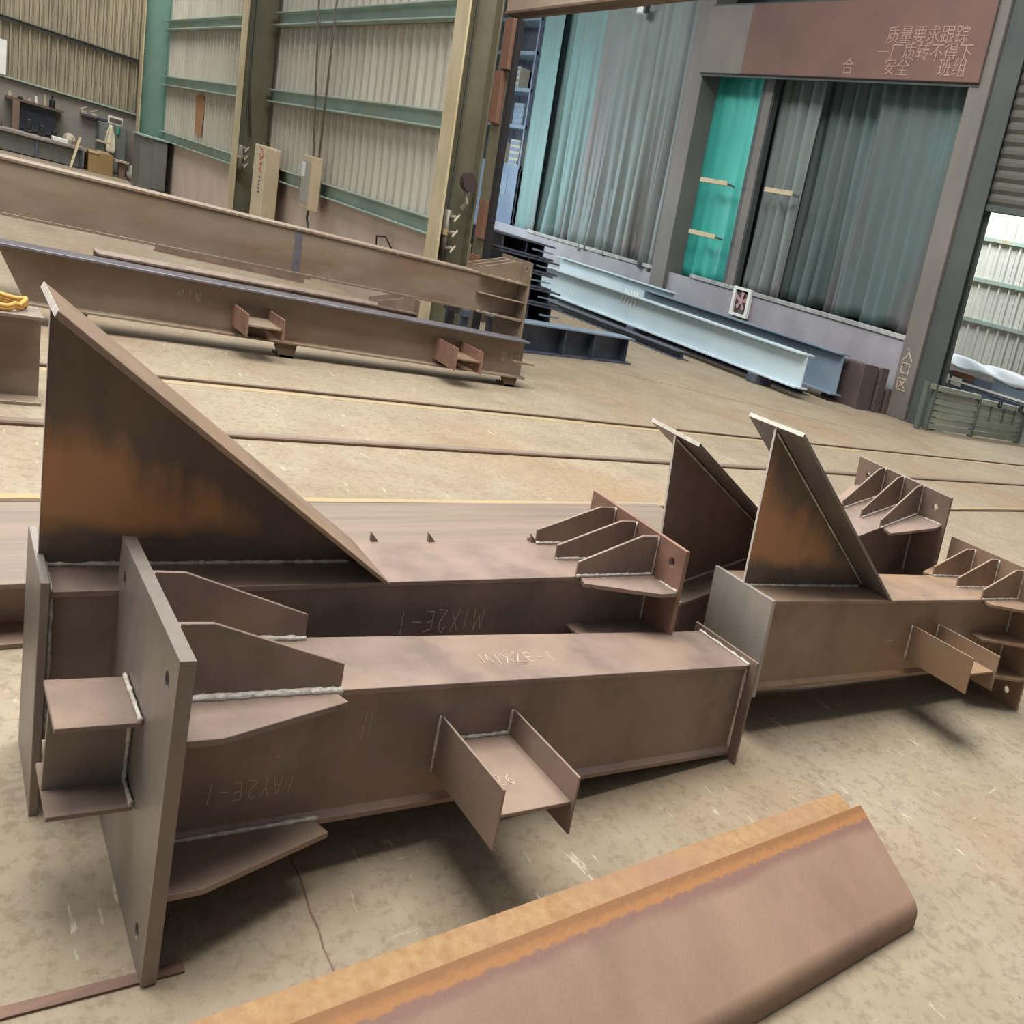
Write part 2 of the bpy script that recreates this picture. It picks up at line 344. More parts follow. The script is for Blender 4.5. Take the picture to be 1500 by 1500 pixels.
# ------------------------------------------------------------------ welded beams
def holed_plate(fr, s0, s1, pb, pt, pd, holes, r):
    """plate between s0 and s1, lateral +-pb, from -pd to +pt, with round bolt holes"""
    mb = MB(); m_ = r * 1.7; n = 16
    ts = sorted({-pb, pb} | {h[0] - m_ for h in holes} | {h[0] + m_ for h in holes})
    ws = sorted({-pd, pt} | {h[1] - m_ for h in holes} | {h[1] + m_ for h in holes})
    for s in (s0, s1):
        for t0, t1 in zip(ts, ts[1:]):
            for w0, w1 in zip(ws, ws[1:]):
                hc = [h for h in holes if t0 < h[0] < t1 and w0 < h[1] < w1]
                if not hc:
                    k = len(mb.v); mb.v += [fr.p(s, a, b) for a, b in ((t0, w0), (t1, w0), (t1, w1), (t0, w1))]; mb.f.append([k, k + 1, k + 2, k + 3])
                else:
                    h = hc[0]; k = len(mb.v)
                    for q in range(n):
                        a = 2 * math.pi * (q + .5) / n; ca, sa = math.cos(a), math.sin(a); e = m_ / max(abs(ca), abs(sa))
                        mb.v += [fr.p(s, h[0] + ca * r, h[1] + sa * r), fr.p(s, h[0] + ca * e, h[1] + sa * e)]
                    for q in range(n):
                        j = (q + 1) % n; mb.f.append([k + 2 * q, k + 2 * q + 1, k + 2 * j + 1, k + 2 * j])
                    for c4, (x, y) in enumerate(((1, 1), (-1, 1), (-1, -1), (1, -1))):
                        kc = len(mb.v); mb.v.append(fr.p(s, h[0] + x * m_, h[1] + y * m_))
                        q = (2 + 4 * c4 - 1) % n; mb.f.append([k + 2 * q + 1, kc, k + 2 * ((q + 1) % n) + 1])
    for h in holes:
        k = len(mb.v)
        for q in range(n):
            a = 2 * math.pi * (q + .5) / n; mb.v += [fr.p(s0, h[0] + math.cos(a) * r, h[1] + math.sin(a) * r), fr.p(s1, h[0] + math.cos(a) * r, h[1] + math.sin(a) * r)]
        for q in range(n): j = (q + 1) % n; mb.f.append([k + 2 * q, k + 2 * q + 1, k + 2 * j + 1, k + 2 * j])
    R = [(-pb, -pd), (pb, -pd), (pb, pt), (-pb, pt)]
    for (a, b), (c, d) in zip(R, R[1:] + R[:1]):
        k = len(mb.v); mb.v += [fr.p(s0, a, b), fr.p(s0, c, d), fr.p(s1, c, d), fr.p(s1, a, b)]; mb.f.append([k, k + 1, k + 2, k + 3])
    return mb
def weld(fr, a, b, parent, r=.006, n=None):
    A = fr.p(*a); B = fr.p(*b); L = (B - A).length; n = n or max(6, int(L / .012)); n = min(n, 60)
    pts = [A + (B - A) * (i / (n - 1)) for i in range(n)]
    return MB().tube(pts, r, 6, .35).build('weld_bead', 'weld', parent, smooth=True)

def welded_beam(name, label, cat, P, st='steel', group=None):
    fr = Frame(P['o'], *P['r']); L = P['L']; b = P['b']; d = P['d']; tf = P.get('tf', .013); tw = P.get('tw', .009); BV = P.get('bev', .0012)
    r = root(name, (P['o'][0], P['o'][1], 0), label, cat, group)
    hb, hd = b / 2, d / 2
    B = lambda nm, mb, m=st, bev=BV: mb.build(nm, m, P.get('_par', r), bev)
    B('top_flange', fbox(fr, 0, L, -hb, hb, hd - tf, hd), P.get('mtop', st)); B('bottom_flange', fbox(fr, 0, L, -hb, hb, -hd, -hd + tf)); wf = hb - .012      # outer face of the box webs
    for sd in (-1, 1): a_, b_ = sorted((sd * (wf - tw), sd * wf)); B('web', fbox(fr, 0, L, a_, b_, -hd + tf, hd - tf))
    def S(q): return q if P['base'] == 0 else L - q
    sg = 1 if P['base'] == 0 else -1
    if 'pb' in P:
        th = P['pth']; s0, s1 = sorted((S(0), S(-th)))
        B('base_plate', holed_plate(fr, s0, s1, P['pb'], P['pt'], P['pd'], P['holes'], P.get('hr', .016)), P.get('mplate', st), 0)
        gs, gq, gh, ge, wo, ws = P['gs'], P['sg'], P['gh'], P['ge'], P['wo'], P['ws']; gt = .009
        for t in P['gus']:
            pl = [(0, 0), (0, gh), (gq, gh), (gs, ge), (gs, 0)]
            B('gusset', MB().prism([fr.p(S(q), t - gt / 2, hd + w) for q, w in pl], [fr.p(S(q), t + gt / 2, hd + w) for q, w in pl]))
            if P.get('weld', 1):
                weld(fr, (S(.003), t - gt / 2 - .003, hd + .003), (S(gs), t - gt / 2 - .003, hd + .003), r, P.get('wr', .005))
                weld(fr, (S(.004), t - gt / 2 - .003, hd), (S(.004), t - gt / 2 - .003, hd + gh), r, .0045)
        for side in (-1, 1):
            for w, lab in ((hd - tf, 'wing_plate'), (-hd, 'wing_plate')):
                pl = [(0, hb), (0, hb + wo), (gq, hb + wo), (gs, hb + ws), (gs - .02, hb)]
                B(lab, MB().prism([fr.p(S(q), side * t, w) for q, t in pl], [fr.p(S(q), side * t, w + tf) for q, t in pl]))
            if P.get('mid'):
                w = -.005; pl = [(0, wf), (0, hb + wo), (gq, hb + wo), (gs, hb + ws), (gs, wf)]
                B('wing_plate', MB().prism([fr.p(S(q), side * t, w) for q, t in pl], [fr.p(S(q), side * t, w + .01) for q, t in pl]))
        if P.get('weld', 1):
            weld(fr, (S(.004), -hb, hd - tf / 2), (S(.004), -hb - wo, hd + .003), r, .005)
            weld(fr, (S(.004), -wf - .003, hd - tf), (S(.004), -wf - .003, -hd + tf), r, .005)
    if 'cap' in P:
        ct, cb, cu, cd = P['cap']; s0, s1 = sorted(((L if P['base'] == 0 else 0), (L + ct if P['base'] == 0 else -ct)))
        B('end_plate', fbox(fr, s0, s1, -cb, cb, -cd, cu), P.get('mcap', st)); e = s0 if P['base'] == 0 else s1
        if P.get('weld', 1):
            weld(fr, (e - sg * .004, -hb, hd + .002), (e - sg * .004, hb, hd + .002), r, .006)
            weld(fr, (e - sg * .006, -wf - .004, hd - tf), (e - sg * .006, -wf - .004, -hd + tf), r, .006)
            MB().prism([fr.p(q, -t, -hd + z) for q, t, z in ((0, wf, tf), (0, wf + .010, tf), (0, wf, tf + .012))], [fr.p(q, -t, -hd + z) for q, t, z in ((L, wf, tf), (L, wf + .010, tf), (L, wf, tf + .012))]).build('seam_weld', st, r)
    if 'tri' in P:
        T = P['tri']; f1, ih, ib, it, th = T['f1'], T['ih'], T['ib'], T['it'], .014
        nx, nz = ih, f1 - it; k = math.hypot(nx, nz); nx, nz = nx / k * th, nz / k * th
        # plate slab: top face passes (it, ih)..(f1, 0); the slab hangs below it
        B('haunch_flange', MB().prism([fr.p(it, -ib, hd + ih), fr.p(f1, -ib, hd), fr.p(f1 - th * 1.6, -ib, hd), fr.p(it - nx, -ib, hd + ih - nz)],
                                      [fr.p(it, ib, hd + ih), fr.p(f1, ib, hd), fr.p(f1 - th * 1.6, ib, hd), fr.p(it - nx, ib, hd + ih - nz)]), P.get('mhf', st))
        zt = ih - nz - (nx / (f1 - it) * ih)
        ex, ez = -(f1 - it) / k * .0015, ih / k * .0015
        MB().prism([fr.p(it, -ib, hd + ih), fr.p(it - nx, -ib, hd + ih - nz), fr.p(it - nx + ex, -ib, hd + ih - nz + ez), fr.p(it + ex, -ib, hd + ih + ez)],
                   [fr.p(it, ib, hd + ih), fr.p(it - nx, ib, hd + ih - nz), fr.p(it - nx + ex, ib, hd + ih - nz + ez), fr.p(it + ex, ib, hd + ih + ez)]).build('cut_edge', 'cut', r)
        fbox(fr, it - .0015, it, -.005, .005, hd, hd + zt - .004).build('cut_edge', 'cut', r)
        weld(fr, (it + .002, -.012, hd + zt + .002), (it + .002, .012, hd + zt + .002), r, .005)
        B('haunch_web', MB().prism([fr.p(it, -.005, hd), fr.p(f1 - th * 1.6, -.005, hd), fr.p(it, -.005, hd + zt)], [fr.p(it, .005, hd), fr.p(f1 - th * 1.6, .005, hd), fr.p(it, .005, hd + zt)]), T.get('m', 'stained'))
        weld(fr, (it + .02, -.008, hd + .003), (f1 - .08, -.008, hd + .003), r, T.get('wr', .005))
        weld(fr, (it + .01, -.008, hd + zt - .016), (f1 - .05, -.008, hd + .01), r, .004)
    for K in P.get('brk', []):
        s0, bb, hh, oo, wz = K; t0 = -wf; oo = oo + wf
        bw = B('bracket_web', fbox(fr, s0, s0 + bb, -oo + .012, t0, wz - .004, wz + .004), P.get('mbrk', st))
        for s in (s0, s0 + bb):
            MB.build(fbox(fr, s - .004, s + .004, -oo, t0, wz - hh, wz + hh), 'bracket_flange', P.get('mbrk', st), bw, BV)
            if P.get('weld', 1): weld(fr, (s - .006, t0 - .004, wz - hh), (s - .006, t0 - .004, wz + hh), bw, .005)
        if P.get('weld', 1): weld(fr, (s0, t0 - .004, wz + .007), (s0 + bb, t0 - .004, wz + .007), bw, .005)
    return r, fr

HOLES = [(a * .225, b * .23) for a in (-1, 1) for b in (-1, 1)]
UNIT = dict(gs=.42, sg=.087, gh=.13, ge=.05, wo=.148, ws=.05)

# ------------------------------------------------------------------ the hall: floor and walls
floor = bx('floor', 'floor', (-3, 44, -3, 34, -.15, 0)); tag(floor, 'dusty beige concrete workshop floor', kind='structure')
def strip(parent, name, m, a, b, w, z0, z1):
    a = Vector((a[0], a[1], 0)); b = Vector((b[0], b[1], 0)); n = Vector((-(b - a).y, (b - a).x, 0)).normalized() * w / 2
    q = [a - n, b - n, b + n, a + n]
    return MB().prism([(p.x, p.y, z0) for p in q], [(p.x, p.y, z1) for p in q]).build(name, m, parent)
jp = [(.890 - .005 * k + random.uniform(-.006, .006), 1.86 - .053 * k) for k in range(11)]
for p_, q_ in zip(jp, jp[1:]): strip(floor, 'floor_joint', 'bar', p_, q_, random.uniform(.003, .006), -.004, .0008)
strip(floor, 'floor_joint', 'timber_dark', (9.0, 9.2), (14.5, 7.2), .02, -.004, .0012)

def corrugated(axis, fixed, a0, a1, z0, z1, pitch, depth, sgn=-1):
    """trapezoid-ribbed sheet; axis 'y' runs along Y at X=fixed, axis 'x' along X at Y=fixed"""
    prof = [(0, 0), (.30, 0), (.36, 1), (.50, 1), (.56, 0), (.78, 0), (.80, .45), (.84, .45), (.86, 0)]
    pts = []; n = int(math.ceil((a1 - a0) / pitch))
    for i in range(n):
        for (u, h) in prof:
            a = a0 + (i + u) * pitch
            if a <= a1: pts.append((a, h * depth))
    pts.append((a1, 0)); rows = []
    for z in (z0, z1):
        rows.append([((fixed + sgn * h, a, z) if axis == 'y' else (a, fixed + sgn * h, z)) for a, h in pts])
    return MB().grid(rows)

# left-hand long wall (X = 6), bays between the columns
wl = root('wall_left', (6, 17, 0), kind='structure')
YB = [(9.16, 16.3), (16.6, 24.26), (24.56, 26.3)]
for y0, y1 in YB:
    bx('low_wall', 'wall_pink', (6.02, 6.25, y0, y1, 0, 1.05), wl)
    for z0, z1 in ((1.05, 2.16), (2.16, 3.2), (3.2, 5.2)):
        corrugated('y', 6.1, y0, y1, z0, z1, .25, .075).build('cladding_panel', 'clad', wl, solid=.004)
    for zb, zt in ((1.01, 1.19), (2.07, 2.25), (3.12, 3.30), (4.2, 4.38)):
        g = MB()
        g.box(5.99, 6.01, y0, y1, zb, zt); g.box(5.86, 6.01, y0, y1, zt - .018, zt); g.box(5.86, 6.01, y0, y1, zb, zb + .018)
        g.build('girt', 'girt', wl, .002)
RP = [(21.4, 1.35), (20.9, 1.28), (20.7, 1.9), (21.0, 2.05), (21.5, 2.0)]
MB().prism([(6.022, y, z) for y, z in RP], [(6.016, y, z) for y, z in RP]).build('rust_run', 'rust_patch', wl)

# rear wall with the work bench (Y = 26.3)
wr = root('wall_rear', (3, 26.3, 0), kind='structure')
bx('low_wall', 'wall_grey', (-1, 6.0, 26.3, 26.55, 0, 1.34), wr)
bx('sill', 'girt', (-1, 6.0, 26.2, 26.4, 1.34, 1.37), wr)
corrugated('x', 26.42, -1, 6.0, 1.37, 2.45, .22, .07).build('cladding_panel', 'clad_old', wr, solid=.004)
corrugated('x', 26.42, -1, 6.0, 2.45, 5.2, .22, .07).build('cladding_panel', 'clad_old', wr, solid=.004)
g = MB(); g.box(-1, 6, 26.34, 26.36, 2.40, 2.50); g.box(-1, 6, 26.22, 26.36, 2.48, 2.50); g.build('girt', 'locker', wr)

# columns of the long wall
def column(y0, xf, label, web, zt=5.4):
    r = root('steel_column', (xf + .3, y0 + .15, 0), label, 'column')
    bx('front_flange', 'col_light', (xf, xf + .03, y0, y0 + .3, 0, zt), r, .004)
    bx('web', web, (xf + .03, 6.0, y0 + .135, y0 + .165, 0, zt), r)
    bx('rear_flange', web, (6.0, 6.03, y0, y0 + .3, 0, zt), r, .004)
    bx('base_plate', 'steel_dark', (xf - .08, 6.12, y0 - .08, y0 + .38, 0, .03), r)
    return r
column(8.86, 5.53, 'olive steel column with peeling pale flange beside the bay opening', 'col_dark')
column(16.3, 5.38, 'olive steel column with pale flange beside the cream cabinet', 'col_dark')
column(24.26, 5.37, 'teal green steel column at the far wall corner', 'col_teal')

# paint bay beyond the opening: low wall, back wall, bay end wall
wb = root('wall_booth', (18.9, 17, 0), kind='structure')
bx('low_wall', 'wall_mauve', (18.8, 19.0, 9.1, 27.0, 0, 1.33), wb)
bx('sill', 'sill', (18.74, 19.02, 9.1, 16.0, 1.33, 1.42), wb, .01); bx('sill', 'sill', (18.74, 19.02, 17.4, 24.0, 1.27, 1.36), wb, .01)
bx('back_panel', 'pillar_dark', (20.6, 20.8, 9.6, 32.0, 0, 11), wb)
we = root('wall_bay', (13, 31, 0), kind='structure')
bx('low_wall', 'pane_blue', (6.2, 20.6, 31, 31.2, 0, 1.5), we)
corrugated('x', 31.1, 6.2, 20.6, 1.5, 9, .25, .04).build('cladding_panel', 'clad', we, solid=.004)
wf = root('wall_far', (27, 12, 0), kind='structure')
bx('low_wall', 'wall_grey', (27.05, 27.3, 6, 16, 0, 1.25), wf)
for z0, z1 in ((1.2, 2.2), (2.2, 3.14), (3.14, 4.08), (4.08, 6.6)):
    corrugated('y', 27.1, 6, 16, z0, z1, .3, .09).build('cladding_panel', 'clad_white', wf, solid=.004)
for z in (2.18, 3.12, 4.06): bx('girt', 'girt', (26.95, 27.06, 6, 16, z, z + .09), wf)

# ------------------------------------------------------------------ big welded beams in the foreground
# front beam with bolt plate standing up on the left
PA = dict(UNIT, o=(.4961, 1.794, .2799), r=(-.0272, -.0549, -.0258), L=2.188, b=.2583, d=.2926, base=0, pb=.297, pt=.2942, pd=.2842, pth=.0334,
          holes=HOLES, gus=(-.1245, .1245), cap=(.013, .1626, .167, .167), brk=[(.765, .264, .067, .323, .001)], mplate='steel_grey', gs=.427, gh=.1397, sg=.085, ge=.055, wr=.007)
rA, fA = welded_beam('welded_beam', 'front brown steel beam with a standing bolt plate at its left end', 'steel beam', PA)
kw = fbox(fA, -.2129, -.0374, -.005, .005, -.072, .082).build('shear_key_web', 'steel_grey', rA, .001)
for w in (.0897, -.0793):
    fbox(fA, -.2129, -.0374, -.0927, .0927, w - (.009 if w > 0 else 0), w + (0 if w > 0 else .009)).build('shear_key_flange', 'steel', kw, .001)
weld(fA, (-.041, -.0927, .093), (-.041, .0927, .093), kw, .006); weld(fA, (-.041, -.0927, -.066), (-.041, .0927, -.066), kw, .006)
weld(fA, (-.041, -.008, -.07), (-.041, -.008, .08), kw, .006)
weld(fA, (.0, -.135, .148), (.427, -.135, .148), rA, .0075)
weld(fA, (.0, -.129, -.131), (.42, -.129, -.131), rA, .005)
chalk('1AY2E-1', lambda a, b, c: fA.p(.345 - a, -.1168 - c * .0008, -.034 - b), .040, rA, 'chalk_dim', .0022)
chalk('2', lambda a, b, c: fA.p(.30 - a, -.1168 - c * .0008, .034 - b), .028, rA, 'chalk_dim', .002)
chalk('M1X2E-1', lambda a, b, c: fA.p(.95 + a, -.04 + b, .1466 + c * .0008), .055, rA, 'chalk_dim', .0025, adv=.8)
chalk('26', lambda a, b, c: fA.p(.84 + a, -.33 + b, .0052 + c * .0008), .045, rA, 'chalk_dim', .0025)
chalk('11', lambda a, b, c: fA.p(.50 + a, -.1168 - c * .0008, .03 + b), .06, rA, 'chalk_dim', .0015, .3)

PB = dict(UNIT, o=(.3251, 2.2095, .3135), r=(-.0338, -.0079, .0031), L=2.1505, b=.2741, d=.3107, base=1, pb=.2864, pt=.2867, pd=.2867, pth=.022,
          holes=HOLES, gus=(-.1325, 0, .1325), cap=(.022, .1526, .180, .3126), tri=dict(f1=.9425, ih=.528, ib=.15, it=-.012), gs=.412, gh=.125, sg=.09, ge=.044,
          mid=1, mplate='steel_red', mcap='steel_grey', mhf='steel_warm')
rB, fB = welded_beam('haunched_beam', 'left brown steel beam carrying the largest rust-stained triangular haunch', 'steel beam', PB)
chalk('M1X2E-1', lambda a, b, c: fB.p(1.345 - a, -.1252 - c * .0008, .068 - b), .06, rB, 'chalk', .0024)
for s in (1.007, 1.24, 1.72):
    MB().prism([fB.p(s, .137, .155), fB.p(s + .03, .137, .155), fB.p(s, .137, .18)], [fB.p(s, .15, .155), fB.p(s + .03, .15, .155), fB.p(s, .15, .18)]).build('cleat', 'steel', rB)

PC = dict(UNIT, o=(2.9116, 1.8453, .3030), r=(-.0997, -.0088, -.0345), L=2.11, b=.2873, d=.3082, base=1, pb=.2847, pt=.2939, pd=.2939, pth=.022,
          holes=[(a * .21, b * .23) for a in (-1, 1) for b in (-1, 1)], gus=(-.139, 0, .139), cap=(.02, .165, .164, .164), tri=dict(f1=.8806, ih=.5385, ib=.144, it=-.0177, m='stained_soft'),
          brk=[(1.13, .245, .068, .315, -.016)], gs=.388, gh=.128, sg=.084, ge=.0425, mid=1, mcap='steel_pale', mbrk='steel_warm', mhf='steel_grey')
rC, fC = welded_beam('haunched_beam', 'right-hand brown steel beam with triangular haunch and a bracket facing the floor space', 'steel beam', PC, 'steel_warm')
chalk('-', lambda a, b, c: fC.p(.94 + a, -.132 - c * .0008, -.06 + b), .1, rC, 'chalk_dim')
PD = dict(UNIT, o=(2.8132, 2.1996, .1580), r=(.0073, .1514, .0239), L=2.115, b=.2507, d=.2982, base=1, pb=.2925, pt=.2849, pd=.2849, pth=.022,
          holes=[(a * .215, b * .215) for a in (-1, 1) for b in (-1, 1)], gus=(-.121, 0, .121), cap=(.012, .13, .15, .149), tri=dict(f1=.9275, ih=.579, ib=.1385, it=-.042, m='steel'),
          gs=.4206, gh=.14, sg=.074, ge=.0375, wo=.1487, ws=.0645, mhf='steel_grey')
rD, fD = welded_beam('haunched_beam', 'tilted brown steel beam with a dark triangular haunch half hidden behind the right-hand one', 'steel beam', PD)
tag(bx('support_block', 'timber_dark', (2.87, 3.02, 1.86, 2.0, 0, .147), bevel=.003), 'dark timber block under the near end of the right-hand haunched beam', 'block')
tag(bx('support_block', 'timber_dark', (4.85, 5.1, 2.1, 2.42, 0, .165), bevel=.003), 'dark timber block propping the raised end of the tilted beam', 'block')

# rusty folded channels in front
YW = math.tan(-.032)
def yline(x, y): return y + (x - 1.6) * YW
def thick(path, t):
    """outline of a bent plate from its outer path (y,z) and thickness"""
    n = len(path); out = []
    for i, (y, z) in enumerate(path):
        a = path[max(i - 1, 0)]; b = path[min(i + 1, n - 1)]; dy, dz = b[0] - a[0], b[1] - a[1]; L = math.hypot(dy, dz)
        out.append((y - dz / L * -t, z + dy / L * -t))
    return out
def sweep_plate(path, t, x0, x1, dx=0.0):
    inn = thick(path, t); mb = MB(); N = len(path); k = 0
    for (P_, x, sl) in ((path, x0, 0), (inn, x0, 0), (path, x1, dx), (inn, x1, dx)):
        mb.v += [(x + sl * (y - 1.0), yline(x, y), z) for y, z in P_]
    o0, i0, o1, i1 = 0, N, 2 * N, 3 * N
    for i in range(N - 1):
        mb.f += [[o0 + i, o0 + i + 1, o1 + i + 1, o1 + i], [i0 + i, i1 + i, i1 + i + 1, i0 + i + 1], [o0 + i, i0 + i, i0 + i + 1, o0 + i + 1], [o1 + i, o1 + i + 1, i1 + i + 1, i1 + i]]
    mb.f += [[o0, o1, i1, i0], [o0 + N - 1, i0 + N - 1, i1 + N - 1, o1 + N - 1]]
    return mb
# front channel: outer path from the floor at the front, round the bend, up the sloping face to the rear edge
front = [(.83, .001), (.83, .03)] + [(.875 + .045 * math.cos(math.radians(t)), .03 + .045 * math.sin(math.radians(t))) for t in range(172, 110, -8)] + [(1.102, .171)]
fc = sweep_plate(front, .010, -.6, 2.65, .16).build('rusty_channel', 'channel', None, .0015, smooth='auto')
tag(fc, 'pinkish brown rusty folded steel channel lying nearest the camera', 'steel channel')
rear = [(1.094, .148), (1.186, .148), (1.198, .143), (1.206, .132), (1.206, .001)]
rcn = sweep_plate(rear, .010, -.6, 2.607, .4).build('rusty_channel', 'rust_tan', None, .001, smooth='auto')
tag(rcn, 'orange rusty steel channel tucked behind the pinkish folded one', 'steel channel')
bar = root('flat_bar', (.2, 1.53, 0), 'thin rusty flat bar lying on the floor under the bolt plate', 'bar')
strip(bar, 'bar', 'bar', (-.6, 1.615), (.535, 1.508), .026, 0, .005)

# wide low girder behind the left beam
gd = root('wide_girder', (1.7, 3.15, 0), 'wide low plate girder lying on the floor behind the left haunched beam', 'girder')
MB().prism([(-1.5, 2.86, .145), (4.15, 2.86, .145), (4.3, 3.56, .145), (-1.5, 3.46, .145)], [(-1.5, 2.86, .16), (4.15, 2.86, .16), (4.3, 3.56, .16), (-1.5, 3.46, .16)]).build('top_plate', 'girder', gd, .002)
for y in (2.95, 3.36): bx('web', 'steel', (-1.5, 4.1, y, y + .012, .015, .145), gd)
bx('bottom_plate', 'steel_warm', (-1.5, 4.1, 2.82, 3.46, 0, .015), gd, .002)

# floor rails
for y, yy, lab in ((3.945, (4.0, 4.05), 'nearest floor rail strip with a yellow line on its far side'), (4.955, None, 'middle floor rail strip without a painted line'), (6.13, (6.02, 6.09), 'farthest floor rail strip with a yellow line on its near side')):
    r = root('track_rail', (8, y, 0), lab, 'floor rail')
    bx('rail', 'rail', (-2, 26, y - .016, y + .016, 0, .014), r, .002)
    if yy: bx('painted_line', 'yellow', (-2, 26, yy[0], yy[1], 0, .0015), r)
    if lab.startswith('middle'): bx('side_strip', 'girder', (-2, 26, y + .04, y + .10, 0, .006), r)

# ------------------------------------------------------------------ long beams lying further back
def plain_h(name, label, cat, x0, x1, yc, zc, b, d, m, pitch=0.0, yaw=0.0, cut=0.0, mt=None, group=None, tf=.016, brk=(), axis='x'):
    fr = Frame((x0, yc, zc), yaw, pitch, 0); L = x1 - x0; r = root(name, (x0, yc, 0), label, cat, group); hb, hd = b / 2, d / 2
    def slab(t0, t1, w0, w1):
        c0 = cut * (hd - w0) / d; c1 = cut * (hd - w1) / d
        return MB().prism([fr.p(c0, t0, w0), fr.p(L, t0, w0), fr.p(L, t1, w0), fr.p(c0, t1, w0)], [fr.p(c1, t0, w1), fr.p(L, t0, w1), fr.p(L, t1, w1), fr.p(c1, t1, w1)])
    slab(-hb, hb, hd - tf, hd).build('top_flange', mt or m, r, .002); slab(-hb, hb, -hd, -hd + tf).build('bottom_flange', m, r, .002); slab(-.006, .006, -hd + tf, hd - tf).build('web', m, r)
    for s0, bb, hh, oo, wz in brk:
        bw = fbox(fr, s0, s0 + bb, -oo + .02, -.006, wz - .006, wz + .006).build('bracket_web', m, r)
        for s in (s0, s0 + bb): fbox(fr, s - .006, s + .006, -oo, -.006, wz - hh, wz + hh).build('bracket_flange', 'steel_red', bw)
    return r, fr
r2, f2 = plain_h('long_beam', 'long brown beam with two stub brackets on its web, raised on small feet', 'steel beam', .66, 5.93, 7.31, .285, .22, .335, 'far_steel', -.0065, 0, .22, 'far_steel_blue',
                 brk=[(1.84, .33, .075, .42, -.03), (4.04, .33, .09, .45, -.03)])
chalk('~1~', lambda a, b, c: f2.p(1.35 + a, -.0065 - c * .002, .0 + b), .09, r2, 'chalk_dim', .006)
chalk('~1~', lambda a, b, c: f2.p(4.95 + a, -.0065 - c * .002, -.07 + b), .12, r2, 'chalk_dim', .006)
for x, lab in ((5.72, 'dark notched steel foot under the end of the bracketed long beam'), (3.0, 'dark steel foot under the middle of the bracketed long beam'), (1.2, 'dark steel foot under the cut end of the bracketed long beam')):
    ft = root('beam_foot', (x, 7.3, 0), lab, 'support')
    z = .286 - .0065 * (x - .66) - .169
    MB().prism([(x - .11, 7.22, z), (x + .11, 7.22, z), (x + .08, 7.22, 0), (x - .06, 7.22, 0)], [(x - .11, 7.26, z), (x + .11, 7.26, z), (x + .08, 7.26, 0), (x - .06, 7.26, 0)]).build('notched_plate', 'timber_dark', ft)
    bx('pad', 'timber_dark', (x - .06, x + .08, 7.22, 7.4, 0, .02), ft)
fbox(f2, 5.05, 5.35, -.14, -.09, -.03, -.015).build('lug', 'steel_warm', r2)

P1 = dict(UNIT, o=(-1.2, 7.93, .725), r=(0, -.003, 0), L=7.3, b=.28, d=.345, base=1, pb=.30, pt=.37, pd=.42, pth=.03, tf=.018, tw=.012, bev=.002,
          holes=[(a * .23, b * .3) for a in (-1, 1) for b in (-1, 1)], gus=(-.13, 0, .13), gs=.62, gh=.17, sg=.1, ge=.05, wo=.15, ws=.04, mid=1, weld=0, hr=.02)
r1, f1 = welded_beam('long_beam', 'tall long brown beam with gusseted end plate, set highest behind the bracketed one', 'steel beam', P1, 'far_steel')
fbox(f1, 4.42, 4.5, -.13, -.006, -.155, .155).build('stiffener', 'far_steel_blue', r1)
for x in (-.8, 5.35):
    t = root('trestle', (x, 7.93, 0), {-.8: 'steel trestle under the far left of the tall long beam', 5.35: 'steel trestle under the tall long beam near its end plate'}[x], 'trestle')
    zt = .725 - .003 * (x + 1.2) - .1725
    bx('top_bar', 'steel_dark', (x - .06, x + .06, 7.72, 8.14, zt - .06, zt), t)
    for y in (7.76, 8.06): bx('leg', 'steel_dark', (x - .05, x + .05, y, y + .05, 0, zt - .06), t)
    bx('foot_bar', 'steel_dark', (x - .06, x + .06, 7.7, 8.16, 0, .03), t)
P3 = dict(UNIT, o=(1.6, 8.62, .2), r=(0, 0, 0), L=3.5, b=.26, d=.28, base=1, pb=.2, pt=.26, pd=.2, pth=.025, bev=0, holes=[], gus=(-.12, .12), gs=.5, gh=.12, sg=.1, ge=.04, wo=.08, ws=.03, weld=0)
welded_beam('short_beam', 'low brown beam with a gusseted end plate lying between the long beams and the column', 'steel beam', P3, 'steel')
r0, f0 = plain_h('left_beam', 'brown steel beam at the left edge with a yellow rope on top', 'steel beam', -2.5, .735, 5.42, .2, .26, .4, 'far_steel', 0, 0, 0, 'girder')
# rope on that beam
pts = []
for i in range(64):
    a = i / 63 * 2 * math.pi * 2.6; pts.append((.52 + .13 * math.cos(a) + .02 * math.sin(3 * a), 5.42 + .09 * math.sin(a), .416 + .012 * (i // 24) + .006 * math.sin(5 * a)))
tag(MB().tube(pts, .012, 6).build('rope_coil', 'rope', smooth=True), 'loose yellow rope coil on the beam at the left edge', 'rope')
# loose angle bars behind
for i, (a, b, lab) in enumerate((((3.1, 12.62), (5.25, 12.25), 'longest rusty angle bar lying on the floor behind the long beams'), ((3.3, 12.9), (5.6, 12.8), 'second rusty angle bar on the floor behind the long beams'), ((4.9, 11.2), (5.6, 10.2), 'short loose steel strip near the column base'))):
    r = root('angle_bar', (a[0], a[1], 0), lab, 'angle bar')
    strip(r, 'flat_leg', 'steel_red', a, b, .14, 0, .012); strip(r, 'upright_leg', 'steel', (a[0], a[1] - .06), (b[0], b[1] - .06), .012, .012, .12 - .03 * i)

